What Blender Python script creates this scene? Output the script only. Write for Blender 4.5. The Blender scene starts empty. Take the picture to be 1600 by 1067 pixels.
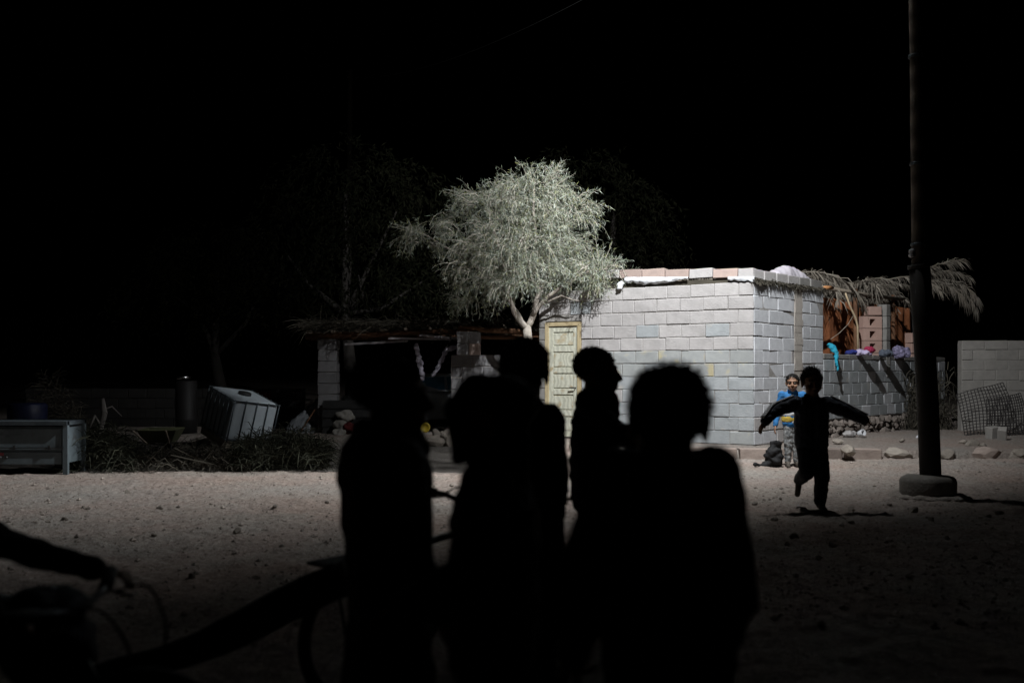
import bpy, bmesh, math, random
import numpy as np
from mathutils import Vector, Matrix, noise as mnoise

random.seed(7); np.random.seed(7)
SC = bpy.context.scene
COL = SC.collection
R = math.radians
# ------------------------------------------------------------------ camera, world, lamp, exposure
F = 1556.0; HC = 1.31; HY = 580.0          # focal length in px of a 1600 px frame, eye height, horizon row
cam_d = bpy.data.cameras.new('camera'); cam = bpy.data.objects.new('camera', cam_d); COL.objects.link(cam)
cam.location = (0, 0, HC); cam.rotation_euler = (R(90), 0, 0)
cam_d.sensor_width = 36; cam_d.lens = F / 1600 * 36
cam_d.shift_y = (HY - 533.5) / 1600
cam_d.clip_end = 1000; cam_d.clip_start = .05
cam_d.dof.use_dof = True; cam_d.dof.focus_distance = 15.5; cam_d.dof.aperture_fstop = 1.7
SC.camera = cam
w = bpy.data.worlds.new('World'); SC.world = w; w.use_nodes = True
sky = w.node_tree.nodes.new('ShaderNodeTexSky'); sky.sky_type = 'NISHITA'; sky.sun_disc = False
sky.sun_elevation = R(-8); sky.sun_rotation = R(200)
bg = w.node_tree.nodes['Background']; bg.inputs[1].default_value = .02
w.node_tree.links.new(sky.outputs[0], bg.inputs[0])
SC.view_settings.view_transform = 'Standard'; SC.view_settings.look = 'None'
SC.view_settings.exposure = 0; SC.view_settings.gamma = 1
SC.cycles.use_denoising = True; SC.cycles.max_bounces = 5; SC.cycles.sample_clamp_indirect = 3
LAMP = Vector((2.75, 11.35, 7.4))           # street lamp on an arm of the utility pole, above the frame
LAMP_DIR = Vector((-.50, .775, -.385)).normalized()
LAMP_POWER = 6300; LAMP_ANGLE = 180; LAMP_BLEND = 1.0

def W(px, py, D):
    return Vector(((px - 800) / F * D, D, HC + (HY - py) / F * D))

# ------------------------------------------------------------------ helpers
def tag(o, label=None, cat=None, group=None, kind=None):
    if label: o['label'] = label
    if cat: o['category'] = cat
    if group: o['group'] = group
    if kind: o['kind'] = kind
    return o
def empty(name, loc=(0, 0, 0), rz=0):
    o = bpy.data.objects.new(name, None); COL.objects.link(o)
    o.location = loc; o.rotation_euler = (0, 0, rz); o.empty_display_size = .1
    return o
def link(name, me, m=None, parent=None, smooth=False):
    o = bpy.data.objects.new(name, me); COL.objects.link(o)
    if m is not None and not me.materials: me.materials.append(m)
    if parent is not None: o.parent = parent
    if smooth: me.shade_smooth()
    return o
def mesh(name, V, Fc, m=None):
    me = bpy.data.meshes.new(name)
    me.from_pydata([tuple(v) for v in V], [], [tuple(f) for f in Fc])
    me.update()
    if m is not None: me.materials.append(m)
    return me
def mesh_grid(name, P, m=None):
    """P: (ny, nx, 3) array of points -> quad mesh"""
    ny, nx = P.shape[:2]
    me = bpy.data.meshes.new(name)
    me.vertices.add(ny * nx); me.vertices.foreach_set('co', P.reshape(-1).astype(np.float32))
    i = np.arange(ny * nx).reshape(ny, nx)
    q = np.stack([i[:-1, :-1], i[:-1, 1:], i[1:, 1:], i[1:, :-1]], -1).reshape(-1, 4)
    n = len(q)
    me.loops.add(n * 4); me.loops.foreach_set('vertex_index', q.reshape(-1).astype(np.int32))
    me.polygons.add(n); me.polygons.foreach_set('loop_start', np.arange(0, n * 4, 4, dtype=np.int32))
    me.polygons.foreach_set('loop_total', np.full(n, 4, dtype=np.int32))
    me.update(calc_edges=True); me.validate()
    if m is not None: me.materials.append(m)
    return me
class MB:
    """collects shapes into one mesh"""
    def __init__(s): s.V = []; s.F = []
    def add(s, V, Fc):
        b = len(s.V); s.V += [Vector(v) for v in V]; s.F += [tuple(b + i for i in f) for f in Fc]
    def box(s, c, d, rz=0, rot=None):
        c = Vector(c); m = rot if rot is not None else Matrix.Rotation(rz, 3, 'Z')
        v = [c + m @ Vector((x * d[0] / 2, y * d[1] / 2, z * d[2] / 2)) for x in (-1, 1) for y in (-1, 1) for z in (-1, 1)]
        s.add(v, [(0, 1, 3, 2), (4, 6, 7, 5), (0, 4, 5, 1), (2, 3, 7, 6), (0, 2, 6, 4), (1, 5, 7, 3)])
    def tube(s, pts, rad, n=8, cap=True):
        pts = [Vector(p) for p in pts]
        if not hasattr(rad, '__len__'): rad = [rad] * len(pts)
        b = len(s.V); prev = None
        for i, p in enumerate(pts):
            t = (pts[min(i + 1, len(pts) - 1)] - pts[max(i - 1, 0)]).normalized()
            if prev is None:
                a = t.orthogonal().normalized()
            else:
                a = (prev - t * prev.dot(t))
                a = a.normalized() if a.length > 1e-6 else t.orthogonal().normalized()
            prev = a; c = t.cross(a)
            for k in range(n):
                g = 2 * math.pi * k / n
                s.V.append(p + (a * math.cos(g) + c * math.sin(g)) * rad[i])
        for i in range(len(pts) - 1):
            for k in range(n):
                k2 = (k + 1) % n
                s.F.append((b + i * n + k, b + i * n + k2, b + (i + 1) * n + k2, b + (i + 1) * n + k))
        if cap:
            s.F.append(tuple(b + k for k in range(n))[::-1]); e = b + (len(pts) - 1) * n
            s.F.append(tuple(e + k for k in range(n)))
    def lathe(s, prof, c=(0, 0, 0), n=24, ax=None):
        c = Vector(c); b = len(s.V); m = ax if ax is not None else Matrix.Identity(3)
        for r, z in prof:
            for k in range(n):
                g = 2 * math.pi * k / n
                s.V.append(c + m @ Vector((r * math.cos(g), r * math.sin(g), z)))
        for i in range(len(prof) - 1):
            for k in range(n):
                k2 = (k + 1) % n
                s.F.append((b + i * n + k, b + i * n + k2, b + (i + 1) * n + k2, b + (i + 1) * n + k))
        s.F.append(tuple(b + k for k in range(n))[::-1]); e = b + (len(prof) - 1) * n
        s.F.append(tuple(e + k for k in range(n)))
    def ell(s, c, r, rot=None, nu=14, nv=10):
        c = Vector(c); m = rot if rot is not None else Matrix.Identity(3); b = len(s.V)
        s.V.append(c + m @ Vector((0, 0, r[2])))
        for j in range(1, nv):
            th = math.pi * j / nv
            for k in range(nu):
                g = 2 * math.pi * k / nu
                s.V.append(c + m @ Vector((r[0] * math.sin(th) * math.cos(g), r[1] * math.sin(th) * math.sin(g), r[2] * math.cos(th))))
        s.V.append(c + m @ Vector((0, 0, -r[2]))); last = len(s.V) - 1
        for k in range(nu): s.F.append((b, b + 1 + k, b + 1 + (k + 1) % nu))
        for j in range(nv - 2):
            for k in range(nu):
                k2 = (k + 1) % nu; o = b + 1 + j * nu
                s.F.append((o + k, o + nu + k, o + nu + k2, o + k2))
        o = b + 1 + (nv - 2) * nu
        for k in range(nu): s.F.append((last, o + (k + 1) % nu, o + k))
    def cap(s, p0, r0, p1, r1, n=12):
        p0 = Vector(p0); p1 = Vector(p1); d = p1 - p0
        L = max(d.length, 1e-4); d = d / L
        a = [90, 60, 30, 0]
        pts = [p0 - d * (r0 * math.sin(R(x))) for x in a] + [p1 + d * (r1 * math.sin(R(x))) for x in a[::-1]]
        rad = [max(r0 * math.cos(R(x)), 1e-4) for x in a] + [max(r1 * math.cos(R(x)), 1e-4) for x in a[::-1]]
        s.tube_fixed(pts, rad, d, n)
    def tube_fixed(s, pts, rad, t, n):
        a = t.orthogonal().normalized(); c = t.cross(a); b = len(s.V)
        for p, r in zip(pts, rad):
            for k in range(n):
                g = 2 * math.pi * k / n
                s.V.append(p + (a * math.cos(g) + c * math.sin(g)) * r)
        for i in range(len(pts) - 1):
            for k in range(n):
                k2 = (k + 1) % n
                s.F.append((b + i * n + k, b + i * n + k2, b + (i + 1) * n + k2, b + (i + 1) * n + k))
        s.F.append(tuple(b + k for k in range(n))[::-1]); e = b + (len(pts) - 1) * n
        s.F.append(tuple(e + k for k in range(n)))
    def me(s, name, m=None): return mesh(name, s.V, s.F, m)
    def build(s, name, m, parent=None, smooth=False):
        return link(name, s.me(name, m), None, parent, smooth)
def fuse(mb, voxel, it=3, wrinkle=0, wscale=9.0, seed=0):
    """one continuous skin round overlapping shapes"""
    o = bpy.data.objects.new('tmp', mb.me('tmp')); COL.objects.link(o)
    md = o.modifiers.new('r', 'REMESH'); md.mode = 'VOXEL'; md.voxel_size = voxel
    if it:
        sm = o.modifiers.new('s', 'SMOOTH'); sm.iterations = it; sm.factor = .5
    dg = bpy.context.evaluated_depsgraph_get()
    me = bpy.data.meshes.new_from_object(o.evaluated_get(dg), depsgraph=dg)
    bpy.data.objects.remove(o)
    if wrinkle:
        n = len(me.vertices); co = np.empty(n * 3, np.float32); me.vertices.foreach_get('co', co); co = co.reshape(-1, 3)
        no = np.empty(n * 3, np.float32); me.vertices.foreach_get('normal', no); no = no.reshape(-1, 3)
        off = Vector((seed * 3.1, seed * 1.7, seed * .9))
        a = np.array([mnoise.noise(Vector((c[0], c[1], c[2] * 1.8)) * wscale + off) + .5 * mnoise.noise(Vector(c) * wscale * 2.6 + off) for c in co.tolist()])
        co = co + no * (a * wrinkle)[:, None]
        me.vertices.foreach_set('co', co.reshape(-1).astype(np.float32)); me.update()
    me.materials.clear(); me.shade_smooth()
    return me

# numpy value noise for the terrain
_tab = np.random.RandomState(3).rand(256, 256)
def vnoise(x, y):
    xi = np.floor(x).astype(int); yi = np.floor(y).astype(int); fx = x - xi; fy = y - yi
    fx = fx * fx * (3 - 2 * fx); fy = fy * fy * (3 - 2 * fy)
    g = lambda a, b: _tab[a % 256, b % 256]
    return (g(xi, yi) * (1 - fx) + g(xi + 1, yi) * fx) * (1 - fy) + (g(xi, yi + 1) * (1 - fx) + g(xi + 1, yi + 1) * fx) * fy - .5
def ground_z(x, y):
    x = np.asarray(x, float); y = np.asarray(y, float)
    z = .030 * vnoise(x * .45, y * .6) + .016 * vnoise(x * 1.7 + 9, y * 2.1) + .012 * vnoise(x * 3.6 + 5, y * 5.2 + 31)
    c = vnoise(x * 9 + 3, y * 11 + 7); z = z + .028 * c
    z = z + .022 * np.maximum(vnoise(x * 14, y * 16) - .1, 0) * 2
    for (a0, b0, w0) in ((9.3, .10, .10), (10.05, .12, .10), (7.6, -.05, .11), (8.5, -.09, .11), (11.6, .02, .12)):      # wheel tracks
        q = (y - a0 - b0 * x - .12 * np.sin(x * .7 + a0)) / w0
        m_ = np.clip(vnoise(x * .5 + a0 * 3, y * 0 + a0) + .55, 0, 1)
        z = z - m_ * (.028 * np.exp(-q * q) - .014 * np.exp(-(np.abs(q) - 1.5) ** 2 * 3)) + m_ * .006 * np.exp(-q * q) * np.sin(x * 70)
    d = vnoise(x * 1.3 + 50, y * 1.5 + 20)              # churned patches
    z = z + .07 * np.maximum(d, 0) * vnoise(x * 6.5 + 77, y * 8 + 13)
    return z
def gz(x, y): return float(ground_z(x, y))

# ------------------------------------------------------------------ materials
def M(name, c1, c2=None, rough=.88, scale=5, bump=.3, bscale=60, rand=0.0, metal=0.0, detail=6, stain=None, island=0.0, trans=0.0, bdist=.01, spec=.3, wave=None):
    m = bpy.data.materials.new(name); m.use_nodes = True; nt = m.node_tree; N = nt.nodes; L = nt.links
    b = N['Principled BSDF']; b.inputs['Roughness'].default_value = rough; b.inputs['Metallic'].default_value = metal
    b.inputs['Specular IOR Level'].default_value = spec
    if c2 is None: c2 = tuple(x * .7 for x in c1)
    tc = N.new('ShaderNodeTexCoord'); oi = N.new('ShaderNodeObjectInfo')
    vm = N.new('ShaderNodeVectorMath'); vm.operation = 'MULTIPLY_ADD'
    cb = N.new('ShaderNodeCombineXYZ')
    for k in range(3): L.new(oi.outputs['Random'], cb.inputs[k])
    L.new(cb.outputs[0], vm.inputs[0]); vm.inputs[1].default_value = (37, 53, 71); L.new(tc.outputs['Object'], vm.inputs[2])
    vec = vm.outputs[0]
    n1 = N.new('ShaderNodeTexNoise'); n1.inputs['Scale'].default_value = scale; n1.inputs['Detail'].default_value = detail; n1.inputs['Roughness'].default_value = .65
    L.new(vec, n1.inputs['Vector'])
    rp = N.new('ShaderNodeValToRGB'); rp.color_ramp.elements[0].position = .32; rp.color_ramp.elements[1].position = .68
    rp.color_ramp.elements[0].color = (*c2, 1); rp.color_ramp.elements[1].color = (*c1, 1)
    L.new(n1.outputs['Fac'], rp.inputs[0]); col = rp.outputs[0]
    if wave:
        wv = N.new('ShaderNodeTexWave'); wv.inputs['Scale'].default_value = wave[0]; wv.inputs['Distortion'].default_value = wave[1]; wv.inputs['Detail'].default_value = 3
        wv.bands_direction = wave[2]; L.new(vec, wv.inputs['Vector'])
        mw = N.new('ShaderNodeMixRGB'); mw.blend_type = 'MULTIPLY'; mw.inputs[0].default_value = wave[3]
        L.new(col, mw.inputs[1]); L.new(wv.outputs['Color'], mw.inputs[2]); col = mw.outputs[0]
    if stain:
        n3 = N.new('ShaderNodeTexNoise'); n3.inputs['Scale'].default_value = stain[1]; n3.inputs['Detail'].default_value = 5
        L.new(vec, n3.inputs['Vector'])
        r3 = N.new('ShaderNodeValToRGB'); r3.color_ramp.elements[0].position = stain[2]; r3.color_ramp.elements[1].position = stain[2] + .12
        L.new(n3.outputs['Fac'], r3.inputs[0])
        mx = N.new('ShaderNodeMixRGB'); L.new(r3.outputs[0], mx.inputs[0]); L.new(col, mx.inputs[1]); mx.inputs[2].default_value = (*stain[0], 1); col = mx.outputs[0]
    if rand or island:
        hs = N.new('ShaderNodeHueSaturation'); mr = N.new('ShaderNodeMapRange'); k = rand or island
        mr.inputs[3].default_value = 1 - k; mr.inputs[4].default_value = 1 + k
        if island:
            ge = N.new('ShaderNodeNewGeometry'); L.new(ge.outputs['Random Per Island'], mr.inputs[0])
        else: L.new(oi.outputs['Random'], mr.inputs[0])
        L.new(mr.outputs[0], hs.inputs['Value']); L.new(col, hs.inputs['Color']); col = hs.outputs[0]
    L.new(col, b.inputs['Base Color'])
    if bump:
        n2 = N.new('ShaderNodeTexNoise'); n2.inputs['Scale'].default_value = bscale; n2.inputs['Detail'].default_value = 4
        L.new(vec, n2.inputs['Vector'])
        bp = N.new('ShaderNodeBump'); bp.inputs['Strength'].default_value = bump; bp.inputs['Distance'].default_value = bdist
        L.new(n2.outputs['Fac'], bp.inputs['Height']); L.new(bp.outputs[0], b.inputs['Normal'])
    if trans:
        tr = N.new('ShaderNodeBsdfTranslucent'); L.new(col, tr.inputs[0]); ms = N.new('ShaderNodeMixShader'); ms.inputs[0].default_value = trans
        out = N['Material Output']; L.new(b.outputs[0], ms.inputs[1]); L.new(tr.outputs[0], ms.inputs[2]); L.new(ms.outputs[0], out.inputs[0])
    return m
def leafmat(name, cols, trans=.2, rough=.6, spec=.35):
    m = bpy.data.materials.new(name); m.use_nodes = True; nt = m.node_tree; N = nt.nodes; L = nt.links
    b = N['Principled BSDF']; b.inputs['Roughness'].default_value = rough; b.inputs['Specular IOR Level'].default_value = spec
    ge = N.new('ShaderNodeNewGeometry'); rp = N.new('ShaderNodeValToRGB')
    el = rp.color_ramp.elements
    while len(el) < len(cols): el.new(.5)
    for i, c in enumerate(cols): el[i].position = i / (len(cols) - 1); el[i].color = (*c, 1)
    L.new(ge.outputs['Random Per Island'], rp.inputs[0]); L.new(rp.outputs[0], b.inputs['Base Color'])
    tr = N.new('ShaderNodeBsdfTranslucent'); L.new(rp.outputs[0], tr.inputs[0]); ms = N.new('ShaderNodeMixShader'); ms.inputs[0].default_value = trans
    L.new(b.outputs[0], ms.inputs[1]); L.new(tr.outputs[0], ms.inputs[2]); L.new(ms.outputs[0], N['Material Output'].inputs[0])
    return m
def ground_mat(name, tint=1.0):
    m = bpy.data.materials.new(name); m.use_nodes = True; nt = m.node_tree; N = nt.nodes; L = nt.links
    b = N['Principled BSDF']; b.inputs['Roughness'].default_value = .95; b.inputs['Specular IOR Level'].default_value = .1
    tc = N.new('ShaderNodeTexCoord')
    def nz(s, d=6, ro=.6, off=0):
        n = N.new('ShaderNodeTexNoise'); n.inputs['Scale'].default_value = s; n.inputs['Detail'].default_value = d; n.inputs['Roughness'].default_value = ro
        mp = N.new('ShaderNodeMapping'); mp.inputs['Location'].default_value = (off, off * 2, 0); L.new(tc.outputs['Object'], mp.inputs[0]); L.new(mp.outputs[0], n.inputs['Vector']); return n
    def ramp(n, a, c, p0=.35, p1=.65):
        r = N.new('ShaderNodeValToRGB'); r.color_ramp.elements[0].position = p0; r.color_ramp.elements[1].position = p1
        r.color_ramp.elements[0].color = (*a, 1); r.color_ramp.elements[1].color = (*c, 1); L.new(n.outputs['Fac'], r.inputs[0]); return r.outputs[0]
    t = tint
    base = ramp(nz(.35, 5, .6), (.265 * t, .205 * t, .168 * t), (.262 * t, .245 * t, .228 * t))
    pink = ramp(nz(.9, 6, .65, 11), (.262 * t, .208 * t, .182 * t), (.242 * t, .226 * t, .204 * t), .42, .6)
    m1 = N.new('ShaderNodeMixRGB'); m1.inputs[0].default_value = .55; L.new(base, m1.inputs[1]); L.new(pink, m1.inputs[2])
    fine = ramp(nz(22, 6, .75, 5), (.45, .43, .42), (1.2, 1.2, 1.2), .33, .62)
    m2 = N.new('ShaderNodeMixRGB'); m2.blend_type = 'MULTIPLY'; m2.inputs[0].default_value = .8; L.new(m1.outputs[0], m2.inputs[1]); L.new(fine, m2.inputs[2])
    # little dark twigs, dung and crumbs
    vo = N.new('ShaderNodeTexVoronoi'); vo.inputs['Scale'].default_value = 9; mp = N.new('ShaderNodeMapping'); mp.inputs['Scale'].default_value = (1, 1.0, 1); L.new(tc.outputs['Object'], mp.inputs[0])
    nd = nz(8, 3, .6, 9); ad = N.new('ShaderNodeMixRGB'); ad.inputs[0].default_value = .15; L.new(mp.outputs[0], ad.inputs[1]); L.new(nd.outputs['Color'], ad.inputs[2]); L.new(ad.outputs[0], vo.inputs['Vector'])
    rr = N.new('ShaderNodeValToRGB'); rr.color_ramp.elements[0].position = .07; rr.color_ramp.elements[1].position = .15
    rr.color_ramp.elements[0].color = (.35, .33, .3, 1); rr.color_ramp.elements[1].color = (1, 1, 1, 1); L.new(vo.outputs['Distance'], rr.inputs[0])
    m3 = N.new('ShaderNodeMixRGB'); m3.blend_type = 'MULTIPLY'; m3.inputs[0].default_value = .8; L.new(m2.outputs[0], m3.inputs[1]); L.new(rr.outputs[0], m3.inputs[2])
    L.new(m3.outputs[0], b.inputs['Base Color'])
    n2 = nz(38, 6, .75, 2); bp = N.new('ShaderNodeBump'); bp.inputs['Strength'].default_value = 1; bp.inputs['Distance'].default_value = .05
    L.new(n2.outputs['Fac'], bp.inputs['Height']); L.new(bp.outputs[0], b.inputs['Normal'])
    return m

MG = ground_mat('sandy_soil', 1.75); MP = ground_mat('terrace_soil', 1.3)
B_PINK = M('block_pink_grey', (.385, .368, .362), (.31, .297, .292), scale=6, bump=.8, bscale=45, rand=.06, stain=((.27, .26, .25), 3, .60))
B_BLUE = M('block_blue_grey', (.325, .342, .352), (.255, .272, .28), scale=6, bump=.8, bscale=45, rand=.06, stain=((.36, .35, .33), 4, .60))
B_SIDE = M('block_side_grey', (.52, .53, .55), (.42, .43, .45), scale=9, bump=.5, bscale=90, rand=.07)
B_STAIN = M('block_stained', (.315, .325, .32), (.25, .262, .262), scale=8, bump=.5, bscale=90, rand=.08, stain=((.40, .355, .23), 4, .58))
B_RED = M('block_reddish', (.37, .285, .25), (.30, .235, .21), scale=9, bump=.5, bscale=90, rand=.12)
B_GREY = M('block_grey', (.25, .24, .225), (.18, .175, .165), scale=6, bump=.5, bscale=90, rand=.14)
B_TAN = M('block_tan_grey', (.29, .275, .255), (.23, .22, .205), scale=6, bump=.5, bscale=80, rand=.08)
B_DARK = M('block_blackish_grey', (.022, .021, .02), (.014, .013, .012), scale=6, bump=.5, bscale=90, rand=.2)  # near-black grey of the far yard wall
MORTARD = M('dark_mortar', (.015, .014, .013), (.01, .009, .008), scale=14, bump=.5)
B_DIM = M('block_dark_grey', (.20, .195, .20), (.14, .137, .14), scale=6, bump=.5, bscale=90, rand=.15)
MORTAR = M('mortar', (.33, .315, .30), (.20, .19, .18), scale=14, bump=.8, bscale=60)
PLASTER = M('mortar_column', (.42, .385, .345), (.33, .30, .27), scale=10, bump=.8, bscale=40)
RUBBLE = M('rubble_stone', (.19, .16, .14), (.10, .085, .075), scale=7, bump=.6, bscale=40, rand=.35)
KERB = M('kerb_stone', (.27, .22, .19), (.20, .16, .14), scale=5, bump=.7, bscale=40, rand=.28)
KERBG = M('kerb_concrete', (.30, .265, .225), (.21, .185, .16), scale=5, bump=.7, bscale=40, rand=.22)
WOODD = M('door_paint', (.56, .56, .47), (.47, .47, .38), scale=3, bump=.4, bscale=30, stain=((.34, .27, .16), 6, .57), wave=(4, 9, 'X', .25))
WOODF = M('door_frame_wood', (.44, .37, .23), (.32, .25, .14), scale=4, bump=.4, bscale=30, stain=((.16, .11, .06), 5, .58))
WOOD = M('grey_timber', (.34, .29, .23), (.20, .165, .13), scale=6, bump=.5, bscale=40, wave=(3, 6, 'Z', .3))
WOODR = M('brown_timber', (.17, .085, .045), (.09, .045, .025), scale=6, bump=.5, bscale=40)
DRY = M('dry_palm', (.25, .225, .19), (.13, .11, .085), scale=3, bump=0, island=.35, rough=.8)
DRYD = M('dry_brush', (.06, .053, .04), (.035, .031, .023), scale=3, bump=0, island=.4, rough=.85)
BROWN = M('brown_sacking', (.46, .17, .07), (.25, .09, .038), scale=4, bump=.6, bscale=25)
CLAY = M('clay_block', (.40, .27, .225), (.33, .22, .185), scale=6, bump=.4, bscale=60, rand=.1)
WHITEP = M('white_plastic', (.62, .63, .65), (.42, .43, .45), rough=.45, scale=4, bump=.3, bscale=14)
LILAC = M('pale_cloth', (.42, .40, .47), (.32, .30, .37), rough=.8, scale=4, bump=.3, bscale=20)
STEEL = M('painted_steel', (.028, .024, .02), (.016, .014, .012), rough=.7, scale=8, bump=.2, bscale=50)
CONC = M('footing_concrete', (.22, .205, .185), (.14, .13, .115), scale=7, bump=.8, bscale=45)
POLEW = M('weathered_pole', (.30, .265, .22), (.14, .115, .09), scale=3, bump=.6, bscale=30, wave=(1.2, 7, 'Z', .55))
TANKP = M('tank_plastic', (.50, .56, .60), (.40, .45, .49), rough=.5, scale=3, bump=.1, bscale=20)
GALV = M('galvanised_bar', (.09, .11, .12), (.05, .06, .07), rough=.5, metal=.4, scale=12, bump=.1)
STOVE = M('enamel_sheet', (.12, .15, .165), (.085, .105, .115), rough=.55, scale=4, bump=.2, bscale=12, stain=((.06, .055, .05), 5, .6))
DARKM = M('dark_metal', (.03, .03, .03), (.015, .015, .015), rough=.5, scale=9, bump=.1)
CHROME = M('dull_chrome', (.6, .6, .6), (.45, .45, .45), rough=.25, metal=1, scale=9, bump=0)
RUBBER = M('black_rubber', (.015, .015, .015), (.009, .009, .009), rough=.8, scale=9, bump=.2)
BLACKP = M('black_plastic_film', (.012, .012, .013), (.008, .008, .009), rough=.75, scale=9, bump=.3, bscale=30)
SKIN = M('skin_brown', (.26, .145, .09), (.20, .11, .068), rough=.6, scale=8, bump=.1, bscale=120)
HAIR = M('black_hair', (.012, .010, .009), (.007, .006, .005), rough=.65, scale=20, bump=0)
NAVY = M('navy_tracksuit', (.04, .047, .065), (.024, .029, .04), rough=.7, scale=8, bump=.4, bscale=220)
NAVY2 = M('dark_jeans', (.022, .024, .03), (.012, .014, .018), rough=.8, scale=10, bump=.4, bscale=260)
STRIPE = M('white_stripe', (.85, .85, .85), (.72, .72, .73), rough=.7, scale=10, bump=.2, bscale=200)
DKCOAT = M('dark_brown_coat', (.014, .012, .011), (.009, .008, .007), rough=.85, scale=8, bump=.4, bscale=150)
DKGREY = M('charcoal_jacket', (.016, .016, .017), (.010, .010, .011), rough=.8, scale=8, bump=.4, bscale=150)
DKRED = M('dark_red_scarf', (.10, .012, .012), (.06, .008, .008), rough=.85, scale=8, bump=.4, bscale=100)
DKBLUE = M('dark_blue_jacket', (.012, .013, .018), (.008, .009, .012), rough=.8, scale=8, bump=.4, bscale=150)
BLUE = M('bright_blue_fleece', (.03, .17, .41), (.02, .12, .30), rough=.8, scale=10, bump=.3, bscale=150)
YELLOW = M('yellow_fleece', (.62, .45, .08), (.52, .37, .06), rough=.85, scale=10, bump=.3, bscale=150)
WHITEF = M('white_fleece', (.66, .68, .68), (.55, .57, .57), rough=.85, scale=10, bump=.3, bscale=150)
CAMO = M('camouflage_cloth', (.40, .41, .41), (.045, .05, .055), rough=.85, scale=26, bump=.3, bscale=150, detail=2)
SHOE = M('dusty_shoe', (.10, .085, .07), (.06, .05, .042), rough=.8, scale=12, bump=.3)
EYEW = M('eye_white', (.24, .21, .19), (.2, .18, .16), rough=.5, bump=0)
EYED = M('dark_iris', (.012, .008, .006), (.01, .007, .005), rough=.2, bump=0)
LIP = M('lip', (.24, .11, .08), (.2, .09, .07), rough=.5, bump=0)
CYAN = M('turquoise_cloth', (.02, .30, .42), (.015, .22, .33), rough=.8, scale=8, bump=.3)
BARK = M('pale_bark', (.38, .345, .30), (.20, .165, .14), scale=7, bump=.7, bscale=35)
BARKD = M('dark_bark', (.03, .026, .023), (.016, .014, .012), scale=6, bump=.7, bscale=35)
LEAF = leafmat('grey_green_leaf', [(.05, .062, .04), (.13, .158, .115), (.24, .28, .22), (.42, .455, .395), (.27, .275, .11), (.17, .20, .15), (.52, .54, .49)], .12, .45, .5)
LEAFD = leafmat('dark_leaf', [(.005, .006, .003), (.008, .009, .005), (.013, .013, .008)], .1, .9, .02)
GLASS = M('car_glass', (.16, .42, .64), (.10, .30, .50), rough=.15, bump=0)
CARP = M('car_paint', (.72, .80, .86), (.66, .74, .80), rough=.35, bump=0)

# ------------------------------------------------------------------ ground
xs = np.concatenate([np.array([-300, -180, -110, -70, -45, -30, -22, -16, -12]), np.arange(-9.6, 9.6, .032), np.array([11, 13, 16, 22, 32, 50, 90, 160, 300])])
ys = np.concatenate([np.array([-200, -100, -40, -15, -5, 0, 2]), np.arange(3.6, 16.2, .032), np.array([17, 18, 19, 20, 22, 25, 30, 40, 60, 100, 180, 400])])
X, Y = np.meshgrid(xs, ys)
g = link('ground', mesh_grid('ground', np.stack([X, Y, ground_z(X, Y)], -1), MG), smooth=True)
tag(g, 'bare sandy ground with churned dust and small stones', 'ground', kind='structure')

# raised earth terrace behind a kerb of stones
EDGE = [(-8.5, 18.3), (-4.2, 18.2), (-2.2, 17.3), (-.6, 16.95), (1.5, 15.9), (3.06, 15.08), (7.7, 14.95), (16, 15.1)]
def edge_y(x): return np.interp(x, [e[0] for e in EDGE], [e[1] for e in EDGE])
tx = np.arange(-8.5, 16, .06)
tt = np.concatenate([np.array([-.10, -.045, 0]), np.arange(.06, 4.2, .06), np.array([5, 6, 8, 12, 20, 40])])
TX, TT = np.meshgrid(tx, tt)
TY = edge_y(TX) + TT
def terr_z(x, y):
    t = np.asarray(y) - edge_y(x)
    z = .125 + .035 * vnoise(np.asarray(x) * .9, np.asarray(y) * 1.1 + 4) + .02 * vnoise(np.asarray(x) * 4, np.asarray(y) * 4) + .012 * vnoise(np.asarray(x) * 11, np.asarray(y) * 11)
    return np.where(t < -.03, np.where(t < -.08, -.08, .05), z)
terr = link('terrace', mesh_grid('terrace', np.stack([TX, TY + .07 * vnoise(TX * 2.3, TX * 0), terr_z(TX, TY)], -1), MP), smooth=True)
tag(terr, 'low earth terrace edged with stones in front of the block house', 'terrace', kind='structure')
def tz(x, y): return float(terr_z(np.array([x]), np.array([max(y, edge_y(x) + .1)]))[0])

# thin dark sheet over the ground; the yard's shade is put into its colour
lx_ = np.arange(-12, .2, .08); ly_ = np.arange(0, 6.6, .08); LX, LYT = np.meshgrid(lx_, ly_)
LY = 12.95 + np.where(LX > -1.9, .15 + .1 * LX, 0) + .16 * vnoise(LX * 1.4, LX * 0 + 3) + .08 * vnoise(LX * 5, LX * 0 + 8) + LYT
shade_sheet = link('yard_shade_sheet', mesh_grid('yard_shade_sheet', np.stack([LX, LY, ground_z(LX, LY) + .006 + np.minimum(LYT * .08, .03) - .02 * (LYT == 0)], -1), M('yard_shade_paint', (.17, .155, .14), (.11, .1, .09), scale=3, bump=.8, bscale=30, bdist=.03)), smooth=True)
tag(shade_sheet, 'dark sheet over the yard ground with the shade painted in', 'painted shade', kind='structure')

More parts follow.
